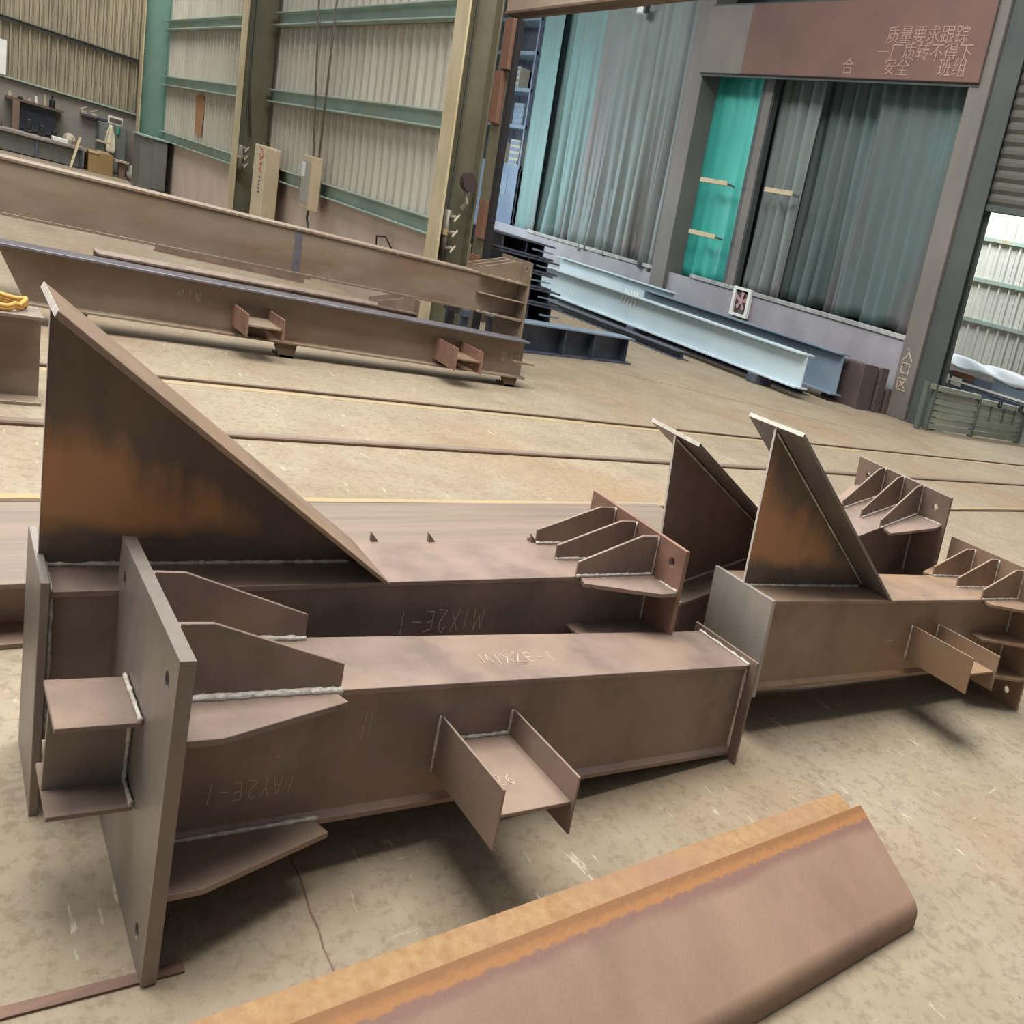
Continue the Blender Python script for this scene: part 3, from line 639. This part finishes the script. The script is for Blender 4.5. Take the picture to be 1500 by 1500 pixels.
# ------------------------------------------------------------------ fittings on the long wall
cab = root('electric_cabinet', (5.7, 15.5, 0), 'tall cream electric cabinet standing beside the olive column', 'cabinet')
bx('body', 'cream', (5.55, 5.84, 15.2, 15.78, 0, 1.44), cab, .01)
bx('door', 'beige', (5.57, 5.83, 15.18, 15.2, .06, 1.41), cab, .005)
mb = MB()
for y0, z0, y1, z1 in ((15.46, 1.40, 15.34, 1.38), (15.34, 1.38, 15.30, 1.30), (15.30, 1.30, 15.42, 1.24), (15.42, 1.24, 15.48, 1.32), (15.44, 1.18, 15.32, 1.20), (15.38, 1.22, 15.38, 1.10), (15.46, 1.12, 15.30, 1.08)):
    mb.tube([(5.549, y0, z0), (5.549, y1, z1)], .012, 4)
mb.build('red_warning_mark', 'red_print', cab)
mb = MB()
for z in (1.00, .95, .90, .85, .80): mb.box(5.545, 5.55, 15.36, 15.44, z - .012, z + .012)
mb.build('dark_marking', 'dark_print', cab)
jb = root('meter_box', (5.85, 13.7, .78), 'small beige wall box with a hazy window on the cladding', 'electric box')
bx('body', 'beige', (5.66, 5.85, 13.3, 13.70, .80, 1.47), jb, .008); bx('window', 'glass_grey', (5.652, 5.66, 13.35, 13.65, .88, 1.40), jb)
bx('label', 'white', (5.646, 5.652, 13.56, 13.68, 1.2, 1.38), jb)
MB().tube([(5.76, 13.5, .8), (5.76, 13.53, .7), (5.76, 13.47, .62), (5.76, 13.45, .55)], .02, 6).build('cable_tail', 'cable', jb)
for y0, y1, lab in ((14.1, 13.62, 'thin vertical conduit rising from the left side of the meter box'), (13.36, 13.38, 'thin vertical conduit rising from the right side of the meter box')):
    tag(MB().tube([(5.82, y0, 5.0), (5.82, y0, 3.4), (5.80, y1, 1.48)], .018, 6).build('conduit', 'pipe', smooth=True), lab, 'conduit')
tag(MB().tube([(5.55, 16.45, 5.0), (5.55, 16.42, 2.2), (5.62, 16.28, 1.5)], .02, 6).build('column_cable', 'cable', smooth=True), 'dark cable running down the olive column by the cream cabinet', 'cable')
def manifold(xf, y, z0, z1, label):
    r = root('gas_manifold', (xf, y, z0), label, 'gas manifold')
    MB().tube([(xf, y, z0), (xf, y, z1)], .055, 10).build('pipe', 'pipe', r, smooth=True)
    n = 3
    for i in range(n):
        z = z0 + (z1 - z0) * (i + .5) / n
        v = MB().tube([(xf, y, z), (xf + .05, y - .14, z + .02)], .022, 8).build('valve', 'pipe', r, smooth=True)
        MB().tube([(xf + .02, y - .15, z - .02), (xf + .09, y - .15, z + .05)], .014, 6).build('handle', 'tool_pale', v)
    bx('collar', 'yellow', (xf - .06, xf + .06, y - .06, y + .06, (z0 + z1) / 2 - .02, (z0 + z1) / 2 + .03), r)
    MB().tube([(xf, y, z1), (xf + .02, y, z1 + .5), (xf + .04, y + .02, 4.8)], .014, 6).build('feed_pipe', 'cable', r)
    return r
manifold(5.66, 8.93, .88, 1.32, 'grey gas manifold with three valves on the column by the bay opening')
manifold(5.45, 16.22, 1.02, 1.36, 'small gas manifold with valves on the column behind the cream cabinet')
rg = root('pressure_gauge', (5.7, 8.85, 1.5), 'round gauge and hose knot above the gas manifold by the bay opening', 'gauge')
MB().tube([(5.82, 8.86, 1.62), (5.82, 8.76, 1.62)], .09, 14).build('dial', 'fan_dark', rg, smooth='auto'); MB().tube([(5.82, 8.84, 1.55), (5.84, 8.80, 1.42), (5.80, 8.84, 1.36)], .03, 6).build('hose', 'pipe', rg)
tag(MB().tube([(6.0, 11.35, .62), (5.9, 11.2, .80), (5.9, 10.92, .83), (6.0, 10.84, .70)], .012, 6).build('wire_hook', 'black', smooth=True), 'bent black wire hook on the low pink wall', 'hook')
# sliding door edge strips beside the column
ds = root('sliding_edge', (5.9, 8.6, 0), 'dark door edge with brown patches beside the olive column', 'door edge')
bx('edge_post', 'black', (5.98, 6.05, 8.42, 8.50, 0, 3.12), ds); bx('edge_board', 'col_dark', (6.0, 6.04, 8.50, 8.76, 0, 3.12), ds)
for z0, z1, y0 in ((2.68, 3.12, 8.48), (2.2, 2.66, 8.56), (1.14, 1.5, 8.5), (.62, .98, 8.55)):
    bx('brown_patch', 'brown_strip', (5.93, 6.0, y0, y0 + .16, z0, z1), ds, .004)
lt = root('lintel', (6.1, 7.6, 3.16), 'slightly sloping pale lintel over the bay opening', 'lintel')
MB().prism([(6.06, 8.86, 3.19), (6.06, 4.2, 3.337), (6.06, 4.2, 3.56), (6.06, 8.86, 3.5)], [(6.2, 8.86, 3.19), (6.2, 4.2, 3.337), (6.2, 4.2, 3.56), (6.2, 8.86, 3.5)]).build('beam', 'lintel', lt, .004)
MB().prism([(6.04, 8.86, 3.19), (6.04, 4.2, 3.337), (6.04, 4.2, 3.357), (6.04, 8.86, 3.21)], [(6.24, 8.86, 3.19), (6.24, 4.2, 3.337), (6.24, 4.2, 3.357), (6.24, 8.86, 3.21)]).build('lip', 'timber_dark', lt)

# ------------------------------------------------------------------ work bench corner
sh = root('tool_shelf', (3.15, 26.0, 0), 'dark wall shelf with one brown post, holding small tools and a bottle', 'shelf')
bx('board', 'timber_dark', (2.52, 3.85, 25.85, 26.28, .97, 1.01), sh); bx('post', 'brick_brown', (2.66, 2.82, 25.85, 25.98, 0, .97), sh); bx('back_panel', 'steel_dark', (2.85, 3.7, 26.2, 26.28, .45, .97), sh)
def bottle(c, r, h, label, m='tool_dark'):
    return tag(MB().lathe(c, [(r * .95, 0), (r, .02), (r, h * .6), (r * .4, h * .75), (r * .4, h * .95), (r * .5, h)], 10).build('bottle', m, smooth='auto'), label, 'bottle')
bottle((3.58, 26.0, 1.01), .07, .24, 'dark spray bottle at the right end of the wall shelf')
for x, h, w, m, lab in ((2.6, .1, .1, 'tool_pale', 'pale tool heap at the left end of the wall shelf'), (2.84, .06, .12, 'tool_dark', 'dark tool lying left of centre on the wall shelf'), (3.04, .07, .1, 'tool_pale', 'pale tool in the middle of the wall shelf'),
                     (3.2, .14, .06, 'white', 'small white pot on the wall shelf'), (3.40, .22, .035, 'wood', 'thin upright stick on the wall shelf beside the bottle')):
    mb = MB(); mb.box(x - w / 2, x + w / 2, 25.92, 26.1, 1.01, 1.01 + h * .6); mb.box(x - w / 3, x + w / 3, 25.95, 26.07, 1.01 + h * .6, 1.01 + h)
    tag(mb.build('shelf_tool', m, None, .01), lab, 'tool', 'tools on the wall shelf')
bn = root('work_bench', (3.5, 25.6, 0), 'grey metal work bench under the wall shelf', 'bench')
bx('top', 'wall_grey', (1.8, 4.3, 24.95, 25.82, .36, .42), bn, .01); bx('body', 'locker', (2.0, 4.2, 25.06, 25.8, .02, .36), bn)
for x in (2.0, 3.1, 4.14): bx('leg', 'steel_dark', (x, x + .06, 24.98, 25.05, 0, .36), bn)
for x, h, lab in ((3.0, .26, 'dark vice at the left of the work bench'), (3.3, .22, 'dark drill body in the middle of the work bench'), (3.58, .16, 'small dark clamp at the right of the work bench')):
    r = root('bench_tool', (x, 25.57, .42), lab, 'tool', 'tools on the work bench')
    bx('base', 'tool_dark', (x - .09, x + .09, 25.45, 25.7, .42, .48), r, .01); bx('jaw', 'tool_dark', (x - .05, x + .06, 25.5, 25.65, .48, .42 + h), r, .015)
for x, w, h, m, lab in ((2.25, .3, .22, 'brick_brown', 'brown bin at the left end of the work bench'), (3.95, .34, .2, 'tool_pale', 'pale heap of rags at the right end of the work bench')):
    mb = MB(); mb.lathe((x, 25.5, .42), [(w * .5, 0), (w * .55, h * .4), (w * .4, h * .8), (w * .15, h)], 9)
    tag(mb.build('bench_heap', m, smooth='auto'), lab, 'heap')
tag(bx('white_case', 'white', (3.48, 3.85, 25.0, 25.25, .42, .5), None, .01), 'flat white case on the front edge of the work bench', 'case')
cb = root('cardboard_box', (4.5, 25.3, 0), 'brown cardboard box standing right of the work bench', 'box')
bx('body', 'cardboard', (4.34, 4.96, 25.0, 25.6, 0, .42), cb, .01); bx('flap', 'wood', (4.34, 4.6, 24.98, 25.0, .38, .42), cb)
tag(MB().prism([(3.86, 24.75, .0), (3.92, 24.75, .0), (4.14, 24.9, .62), (4.08, 24.9, .62)], [(3.86, 24.79, .0), (3.92, 24.79, .0), (4.14, 24.94, .62), (4.08, 24.94, .62)]).build('timber_lath', 'wood'), 'pale timber lath leaning on the front of the work bench', 'lath')
gt = root('bench_grinder', (4.72, 25.3, .42), 'small green machine standing on the cardboard box', 'machine')
bx('body', 'gate_dark', (4.62, 4.80, 25.2, 25.4, .42, .62), gt, .02); bx('plate', 'tool_pale', (4.55, 4.92, 25.15, 25.45, .62, .65), gt); bx('foot', 'tool_pale', (4.58, 4.86, 25.15, 25.45, .42, .45), gt)
lk = root('tall_locker', (5.05, 26.0, 0), 'dark grey tool locker against the rear wall with a cloth on it', 'locker')
bx('body', 'locker', (4.72, 5.42, 25.8, 26.28, 0, 1.02), lk, .01)
for x in (4.73, 5.08): bx('door', 'locker', (x, x + .33, 25.78, 25.8, .06, .98), lk, .006)
tag(bx('narrow_ledge', 'steel_dark', (4.3, 5.2, 26.12, 26.28, 1.04, 1.08)), 'narrow dark ledge above the tall locker', 'ledge')
for x, h, lab in ((4.36, .1, 'pale clutter at the left end of the narrow ledge'), (4.62, .09, 'pale clutter in the middle of the narrow ledge')):
    mb = MB(); mb.box(x - .06, x + .08, 26.14, 26.24, 1.08, 1.08 + h * .6); mb.tube([(x - .08, 26.18, 1.1 + h * .5), (x + .1, 26.2, 1.12 + h)], .012, 6)
    tag(mb.build('ledge_tool', 'tool_pale'), lab, 'tool')
sg = root('sign_plate', (5.2, 26.2, 1.04), 'white framed dark sign plate above the tall locker', 'sign')
bx('frame', 'white', (4.98, 5.36, 26.1, 26.12, 1.03, 1.19), sg); bx('face', 'timber_dark', (5.02, 5.33, 26.09, 26.1, 1.06, 1.15), sg)
rows = []
for i in range(9):
    z = 1.0 - i * .075; w = .05 + .11 * (i / 8) ** .8; rows.append([(4.99 + w * (-1 + j / 3) * (1 if i < 6 else 1 - .15 * (i - 6)), 25.73 - .02 * math.sin(j * 1.9 + i * .4), z + .05 * abs(j - 3) / 3 * i / 8) for j in range(7)])
tag(MB().grid(rows).build('hanging_cloth', 'cloth', None, 0, .01, smooth=True), 'off-white cloth hanging on the front of the tall locker', 'cloth')
tag(bx('green_tag', 'green', (5.16, 5.22, 25.73, 25.77, .84, 1.0), None, .01), 'small green strap beside the hanging cloth', 'strap')
st = root('stool', (5.3, 25.2, 0), 'small brown stool with a pale top in front of the tall locker', 'stool')
bx('seat', 'tool_pale', (5.0, 5.36, 25.0, 25.3, .32, .36), st); bx('pedestal', 'brick_brown', (5.12, 5.28, 25.08, 25.2, 0, .32), st)
bg_ = MB().lathe((5.5, 25.2, 0), [(.1, 0), (.2, .05), (.22, .15), (.14, .25), (.05, .32)], 10).build('plastic_sack', 'glass_grey', smooth=True); tag(bg_, 'pale plastic sack beside the brown stool', 'sack')
cabt = root('corner_cabinet', (5.65, 23.3, 0), 'grey steel cabinet in front of the teal corner column', 'cabinet')
bx('body', 'locker', (5.2, 5.84, 23.1, 23.9, 0, 1.0), cabt, .01); bx('door', 'locker', (5.5, 5.84, 23.08, 23.1, .06, .96), cabt, .004)
bx('top', 'girt', (5.16, 5.85, 23.05, 23.95, 1.0, 1.03), cabt)
tag(bx('notice_sheet', 'white', (2.3, 2.52, 26.18, 26.22, 1.38, 2.03)), 'white notice sheet at the left edge of the rear wall', 'notice')

# ------------------------------------------------------------------ paint bay: steel stock
def y_beam(name, label, x, y0, y1, z0, b, d, m, tf=.03, group=None, cat='steel beam'):
    """H beam running along Y"""
    r = root(name, (x, y0, z0), label, cat, group)
    bx('top_flange', m, (x - b / 2, x + b / 2, y0, y1, z0 + d - tf, z0 + d), r, .004); bx('bottom_flange', m, (x - b / 2, x + b / 2, y0, y1, z0, z0 + tf), r, .004)
    bx('web', m, (x - .015, x + .015, y0, y1, z0 + tf, z0 + d - tf), r)
    return r
bb = y_beam('primed_beam', 'long pale blue primed beam lying in front of the booth wall', 15.0, 9.3, 18.6, .16, .5, .56, 'blue_beam')
chalk('2', lambda a, b, c: Vector((14.985 - c * .004, 16.9 - a, .36 + b)), .25, bb, 'white', .02)
mb = MB()
for k in range(5): mb.prism([(14.98, 14.9 - k * .13, .50), (14.98, 14.86 - k * .13, .50), (14.98, 14.7 - k * .1, .80), (14.98, 14.74 - k * .1, .80)], [(14.97, 14.9 - k * .13, .50), (14.97, 14.86 - k * .13, .50), (14.97, 14.7 - k * .1, .80), (14.97, 14.74 - k * .1, .80)])
mb.build('white_smear', 'white', bb)
for y, lab in ((10.2, 'dark block under the near end of the pale blue beam'), (14.0, 'dark block under the middle of the pale blue beam'), (17.8, 'dark block under the far end of the pale blue beam')):
    tag(bx('stock_block', 'steel_dark', (14.7, 15.3, y, y + .25, 0, .16), None, .01), lab, 'block')
bs = y_beam('slate_beam', 'slate blue beam lying behind the pale blue one', 16.9, 9.6, 15.9, .12, .5, .72, 'slate')
y_beam('primed_beam', 'pale primed beam along the low wall behind the pale blue one', 17.6, 15.4, 20.5, .12, .45, .82, 'blue_beam')
y_beam('dark_beam', 'dark flat beam on the floor under the row of primed beams', 16.1, 9.9, 19.5, 0, .5, .12, 'steel_dark', .02)
y_beam('dark_beam', 'dark beam on the floor in the shade before the pale blue beam', 13.9, 11.6, 19.0, 0, .4, .14, 'steel_dark', .02)
for x0, x1, y, z0, z1, lab in ((17.3, 17.95, 9.3, .0, .78, 'widest brown box section end by the booth wall'), (18.0, 18.35, 9.25, .0, .78, 'narrow upright brown box section end by the booth wall'), (18.4, 18.75, 9.2, .0, .45, 'shortest brown box section end by the booth wall')):
    r = root('box_section', ((x0 + x1) / 2, y, 0), lab, 'box section', 'brown box section ends')
    bx('face', 'brown_end', (x0, x1, y, y + .06, z0, z1), r, .01); bx('body', 'brown_end', (x0 + .03, x1 - .03, y + .06, y + .9, z0, z1 - .03), r)
r = root('dark_girder', (9.2, 9.85, 0), 'dark plate girder lying on the floor behind the bracketed long beam', 'girder')
fr = Frame((6.9, 9.45, .18), .18, 0, 0)
fbox(fr, 0, 3.7, -.16, .16, .15, .17).build('top_flange', 'slate', r, .003); fbox(fr, 0, 3.7, -.16, .16, -.18, -.16).build('bottom_flange', 'steel_dark', r, .003); fbox(fr, 0, 3.7, -.01, .01, -.16, .15).build('web', 'steel_dark', r)
for s in (.6, 1.7, 2.5, 3.5): fbox(fr, s, s + .02, -.15, -.01, -.16, .15).build('stiffener', 'steel_dark', r)
# stack of dark beams
lev = [(8.5, 10.1, 0.14, .26), (8.55, 10.0, .41, .2), (8.5, 9.75, .62, .2), (8.45, 9.85, .83, .18), (8.4, 9.7, 1.02, .2)]
nm = ['bottom beam', 'second beam from the bottom', 'middle beam', 'second beam from the top', 'top beam']
for (x0, x1, z0, d), n_ in zip(lev, nm):
    r = root('stacked_beam', ((x0 + x1) / 2, 11.5, z0), n_ + ' of the dark steel stack behind the column', 'steel beam', 'dark stacked beams')
    bx('top_flange', 'steel_dark', (x0, x1, 11.5, 15, z0 + d - .025, z0 + d), r, .003); bx('bottom_flange', 'steel_dark', (x0, x1, 11.5, 15, z0, z0 + .025), r, .003)
    for x in (x0 + .12, (x0 + x1) / 2, x1 - .25): bx('web', 'steel_dark', (x, x + .025, 11.55, 15, z0 + .025, z0 + d - .025), r)
    bx('edge_plate', 'slate', (x1 - .55, x1 - .05, 11.49, 11.5, z0 + d * .45, z0 + d * .55), r)
for y in (11.7, 14.5): tag(bx('stack_bearer', 'timber_dark', (8.3, 10.1, y, y + .18, 0, .138)), ('near' if y < 12 else 'far') + ' timber bearer under the dark steel stack', 'bearer')

# ------------------------------------------------------------------ booth: pillars, banner, curtains
def curtain(label, x, y0, y1, z0, z1, m, amp=.07, folds=9, seed=0, gather=0.0, flare=0.0):
    R = np.random.default_rng(seed); ph = R.uniform(0, 6.3, 5); fr_ = R.uniform(.6, 1.6, 5) * folds; N = int((y1 - y0) / .07) + 2; rows = []
    for i in range(19):
        k = i / 18; z = z0 + (z1 - z0) * k; row = []
        for j in range(N):
            u = j / (N - 1); h = 0
            for q in range(5): h += math.sin(u * fr_[q] * 2 * math.pi + ph[q] + .7 * math.sin(k * 3 + q)) * (1.0 if q < 3 else .5)
            a = amp * (1 - .35 * k) * (1 + flare * (1 - k) ** 3 * 1.5); yc = y0 + (y1 - y0) * u
            yc += gather * math.sin(k * math.pi) * (.5 - u) * (y1 - y0) * .3
            h += .22 * math.sin(u * 61 * (y1 - y0) / 2.5 + 2.1 * math.sin(k * 5 + seed)) + .25 * math.sin(k * 9 + u * 7 + seed) * math.sin(u * 13)
            row.append((x + h * a * .45, yc + .3 * a * math.cos(u * fr_[0] * 2 * math.pi + ph[1]), z + .06 * math.sin(u * 17 + seed) * (1 - k)))
        rows.append(row)
    return tag(MB().grid(rows).build('curtain', m, None, 0, .012, smooth=True), label, 'curtain', 'paint booth curtains')
curtain('pale teal curtain strip at the far left of the booth', 18.95, 23.95, 25.1, 1.1, 8.6, 'curtain_pale', .05, 3, 1)
curtain('dusty blue grey curtain right of the pale teal strip', 19.35, 21.9, 25.0, 1.2, 8.6, 'curtain_pale', .09, 8, 2, .05, 1.0)
curtain('widest grey green curtain left of the booth pillar', 18.93, 17.3, 21.8, 1.25, 8.6, 'curtain', .11, 14, 3, 0, 1.0)
curtain('bright teal mesh curtain between the booth pillar and the slim post', 19.45, 15.2, 17.0, 1.3, 6.2, 'curtain_teal', .06, 4, 4, .1, .6)
curtain('narrow tied grey curtain right of the slim post', 19.62, 13.35, 14.75, 1.35, 6.2, 'curtain', .10, 4, 5, .35, 1.0)
curtain('grey teal curtain with vertical folds under the banner', 19.98, 11.4, 13.7, 1.4, 6.2, 'curtain_dark', .12, 5, 6, .1, .6)
curtain('dark stained curtain at the right end under the banner', 19.40, 9.05, 11.6, 1.42, 6.2, 'curtain_dark', .08, 5, 7)
pr = root('booth_pillar', (18.9, 17.1, 0), 'wide pale booth pillar at the left end of the banner', 'pillar')
bx('shaft', 'pillar', (18.62, 19.5, 16.87, 17.45, 0, 9), pr, .01); bx('foot_plate', 'pillar_dark', (18.55, 19.55, 16.8, 17.5, 0, .05), pr)
pr = root('slim_post', (19.3, 14.9, 0), 'slim dark grey post between the teal mesh and the tied curtain', 'post')
bx('shaft', 'pillar_dark', (19.15, 19.4, 14.66, 15.1, 0, 6.2), pr, .01); bx('shaft_face', 'pillar', (19.13, 19.15, 14.7, 14.95, 0, 6.2), pr)
pr = root('lettered_pillar', (18.8, 9.05, 0), 'brown-grey pillar with painted characters at the right end of the banner', 'pillar')
bx('shaft', 'pillar', (18.58, 19.3, 8.78, 9.22, 0, 9), pr, .01)
px2 = root('gate_post', (18.8, 8.4, 0), 'dark green steel post between the lettered pillar and the roller shutter', 'post')
bx('web', 'pillar_dark', (18.7, 19.0, 8.48, 8.52, .04, 9), px2); bx('front_flange', 'pillar_dark', (18.66, 18.7, 8.28, 8.74, .04, 9), px2); bx('rear_flange', 'pillar_dark', (19.0, 19.04, 8.28, 8.74, .04, 9), px2)
bx('base_plate', 'pillar_dark', (18.6, 19.1, 8.26, 8.76, 0, .04), px2)
bn = root('banner', (18.5, 13, 5.6), 'long faded red banner with worn lettering over the booth opening', 'banner')
bx('red_field', 'banner_red', (18.48, 18.56, 9.0, 15.4, 5.6, 6.95), bn, .01); bx('grey_end', 'banner_grey', (18.48, 18.56, 15.4, 16.9, 5.6, 6.95), bn, .01)
bx('frame_rail', 'pillar_dark', (18.56, 18.62, 9.0, 16.9, 5.55, 7.0), bn)

def lettering(text, org, right, up, size, m, parent, name='lettering', thick=.006):
    cu = bpy.data.curves.new('t', 'FONT'); cu.body = text; cu.size = 1.0; cu.extrude = .01; cu.resolution_u = 2
    o = bpy.data.objects.new('t', cu); col.objects.link(o); bpy.context.view_layer.update()
    me = bpy.data.meshes.new_from_object(o.evaluated_get(bpy.context.evaluated_depsgraph_get())); me.name = name
    bpy.data.objects.remove(o); bpy.data.curves.remove(cu)
    O = Vector(org); R_ = Vector(right) * size; U = Vector(up) * size; Nn = Vector(right).cross(Vector(up)).normalized()
    for v in me.vertices:
        p = O + R_ * v.co.x + U * v.co.y + Nn * (v.co.z * thick / .01); v.co = W(p) - ORG[parent]
    me.materials.clear(); me.materials.append(M[m])
    ob = bpy.data.objects.new(name, me); col.objects.link(ob); ob.parent = parent; ORG[ob] = ORG[parent]
    return ob
for txt, y, z in (('质量要求跟踪', 11.34, 6.22), ('一厂质转不得下', 11.5, 5.94), ('合', 12.33, 5.68), ('安全', 11.25, 5.69), ('班组', 9.95, 5.70)):
    lettering(txt, (18.475, y, z), (0, -1, 0), (0, 0, 1), .32, 'banner_ink', bn)
for txt, z in (('入', 1.02), ('口', .78), ('区', .50)):
    lettering(txt, (18.574, 9.16, z), (0, -1, 0), (0, 0, 1), .26, 'chalk_dim', pr)
# small fixtures on the booth
for y, z, L, x, lab in ((16.3, 3.44, 1.0, 18.72, 'upper pale lamp strip across the teal mesh'), (16.35, 2.31, 1.0, 18.72, 'lower pale lamp strip across the teal mesh'), (14.2, 3.48, .9, 18.95, 'pale lamp strip across the tied curtain')):
    r = root('lamp_strip', (x, y, z), lab, 'lamp', 'pale lamp strips on the booth')
    bx('tube', 'wood', (x, x + .06, y - L, y, z - .05, z + .05), r, .01)
    for yy in (y - .08, y - L + .05): bx('clip', 'pillar', (x + .02, x + .4, yy - .02, yy + .02, z - .02, z + .02), r)
fl = root('flood_lamp', (18.8, 19.8, 6.9), 'small white flood lamp high on the grey green curtain', 'lamp')
bx('housing', 'white', (18.50, 18.66, 19.66, 19.95, 6.88, 7.08), fl, .01); bx('bracket', 'pillar_dark', (18.5, 18.66, 19.55, 19.66, 6.9, 7.1), fl)
fn = root('wall_vent', (18.75, 14.0, .86), 'white framed square fan set in the low booth wall', 'fan')
fn.name = 'exhaust_fan'
for d_ in ((13.70, 14.28, .84, .90), (13.70, 14.28, 1.38, 1.44), (13.70, 13.78, .90, 1.38), (14.2, 14.28, .90, 1.38)): bx('frame_bar', 'white', (18.66, 18.78, d_[0], d_[1], d_[2], d_[3]), fn)
bx('shroud', 'fan_dark', (18.74, 18.8, 13.78, 14.2, .90, 1.38), fn)
MB().tube([(18.74, 13.99, 1.16), (18.69, 13.99, 1.16)], .07, 12).build('hub', 'fan_pink', fn)
for k in range(5):
    a = k * 2 * math.pi / 5 + .4; c, s_ = math.cos(a), math.sin(a); q = lambda r_, w: (13.99 + r_ * c - w * s_, 1.16 + r_ * s_ + w * c)
    pts4 = [q(.06, -.03), q(.19, -.05), q(.19, .05), q(.06, .03)]
    MB().prism([(18.72, y, z) for y, z in pts4], [(18.71, y, z) for y, z in pts4]).build('blade', 'fan_pink', fn)
# roller shutter
rs = root('roller_shutter', (18.85, 7, 3.78), 'half raised dark roller shutter at the right edge', 'shutter')
s0 = MB().prism([(18.80, 5.4, 3.80), (18.80, 8.28, 3.80), (18.76, 8.28, 3.86), (18.76, 8.28, 3.93), (18.80, 8.28, 3.985), (18.80, 5.4, 3.985), (18.76, 5.4, 3.93), (18.76, 5.4, 3.86)][0:0] or
                [(18.86, 5.4, 3.80), (18.80, 5.4, 3.80), (18.75, 5.4, 3.86), (18.75, 5.4, 3.92), (18.80, 5.4, 3.985), (18.86, 5.4, 3.985)],
                [(18.86, 8.28, 3.80), (18.80, 8.28, 3.80), (18.75, 8.28, 3.86), (18.75, 8.28, 3.92), (18.80, 8.28, 3.985), (18.86, 8.28, 3.985)]).build('slat', 'shutter', rs)
for i in range(1, 22): clone(s0, (0, 0, .187 * i), rs)
bx('bottom_bar', 'pillar_dark', (18.74, 18.88, 5.4, 8.28, 3.70, 3.80), rs)
# gate along the side of the opening
gt = root('side_gate', (21, 8.4, 0), 'two-bay green grey boarded gate at the right edge of the hall', 'gate')
for x in (17.9, 18.3, 20.7, 23.6): bx('post', 'gate_dark', (x, x + .12, 8.12, 8.22, 0, .80 - .02 * (x - 18)), gt, .01)
for x0, x1, top in ((18.42, 20.7, .78), (20.82, 23.6, .72)):
    bx('top_rail', 'gate', (x0, x1, 8.11, 8.23, top - .09, top), gt, .008)
    n = 6
    for i in range(n):
        z0 = .03 + i * (top - .13) / n; bx('board', 'gate', (x0, x1, 8.15 + .012 * (i % 2), 8.19 + .012 * (i % 2), z0, z0 + (top - .13) / n - .014), gt)
bx('top_rail', 'gate', (18.02, 18.3, 8.12, 8.22, .70, .78), gt)
for x in (21.5, 22.3, 23.0): bx('upright', 'gate_dark', (x, x + .06, 8.135, 8.15, .35, .66), gt)
# covered stock behind the gate
ts = root('covered_stock', (24, 10, 0), 'stack of blue grey panels behind the gate, under pale tarpaulin', 'stack')
bx('panel', 'pane_blue', (24.05, 24.3, 6.5, 10.7, .55, 1.0), ts); bx('panel', 'slate', (23.95, 24.05, 6.5, 9.2, .75, 1.1), ts); bx('rail', 'white', (23.9, 23.95, 6.5, 10.7, .8, .84), ts)
bx('base', 'gate', (23.95, 24.4, 6.5, 10.8, 0, .55), ts)
bx('red_patch', 'brown_strip', (23.93, 23.95, 9.7, 10.3, .9, 1.02), ts)
for y in (10.35, 10.0): bx('notice', 'white', (23.93, 23.95, y, y + .28, .72, .92), ts)
R = np.random.default_rng(5); rows = []
for i in range(9):
    rows.append([(23.88 + .5 * (i / 8) + .03 * math.sin(j * 1.3 + i), 10.9 - j * .18, 1.12 + .22 * math.sin(min(1, i / 5) * 1.5) - .08 * (j / 24) + .035 * math.sin(j * .9 + i * .8)) for j in range(25)])
tag(MB().grid(rows).build('tarpaulin', 'tarp', None, 0, .01, smooth=True), 'crumpled pale tarpaulin over the stock behind the gate', 'tarpaulin')
for y, lab in ((9.5, 'left small rubber ring hanging on the gate rail'), (8.9, 'right small rubber ring hanging on the gate rail')):
    c = [(22.2 + (9.5 - y) * 2.2, 8.33 + 0 * a, .70 + 0) for a in (0,)]
    x = c[0][0] - .4; tag(MB().tube([(x + .09 * math.cos(a), 8.08, .70 + .06 * math.sin(a)) for a in [k * math.pi / 6 for k in range(12)]], .018, 6).build('rubber_ring', 'black', smooth=True), lab, 'ring')
# racks seen through the opening, left of the curtains
rk = root('storage_rack', (19.0, 27.0, 0), 'blue grey storage rack seen through the bay opening', 'rack')
for y in (25.3, 26.9, 28.6): bx('post', 'pane_blue', (18.9, 19.0, y, y + .08, 0, 7.4), rk)
for z in (1.3, 2.9, 4.0, 5.0, 6.0, 6.9): bx('shelf', 'slate', (18.92, 19.6, 25.3, 28.6, z, z + .1), rk)
bx('back_sheet', 'steel_dark', (19.6, 19.65, 25.2, 28.8, 0, 8.5), rk)
bx('lower_panel', 'pane_blue', (18.88, 18.95, 25.3, 28.6, 1.0, 2.9), rk); bx('window', 'slate', (18.86, 18.88, 25.9, 26.7, 2.1, 2.7), rk)
for y, z, h, lab in ((25.6, 3.0, .7, 'grey crate on the second rack shelf, nearer the curtain'), (26.5, 3.0, .6, 'grey crate on the second rack shelf, farther from the curtain'), (25.7, 4.1, .6, 'grey crate on the third rack shelf, nearer the curtain'), (26.3, 5.1, .6, 'grey crate on the fourth rack shelf')):
    r = root('rack_crate', (19.2, y + .3, z), lab, 'crate', 'crates on the storage rack')
    bx('body', 'glass_grey' if z != 4.1 else 'slate', (19.0, 19.5, y, y + .6, z, z + h), r, .01)
    for k in range(4): bx('slat', 'pane_blue', (18.98, 19.0, y + .02, y + .58, z + h * (k + .2) / 4, z + h * (k + .7) / 4), r)
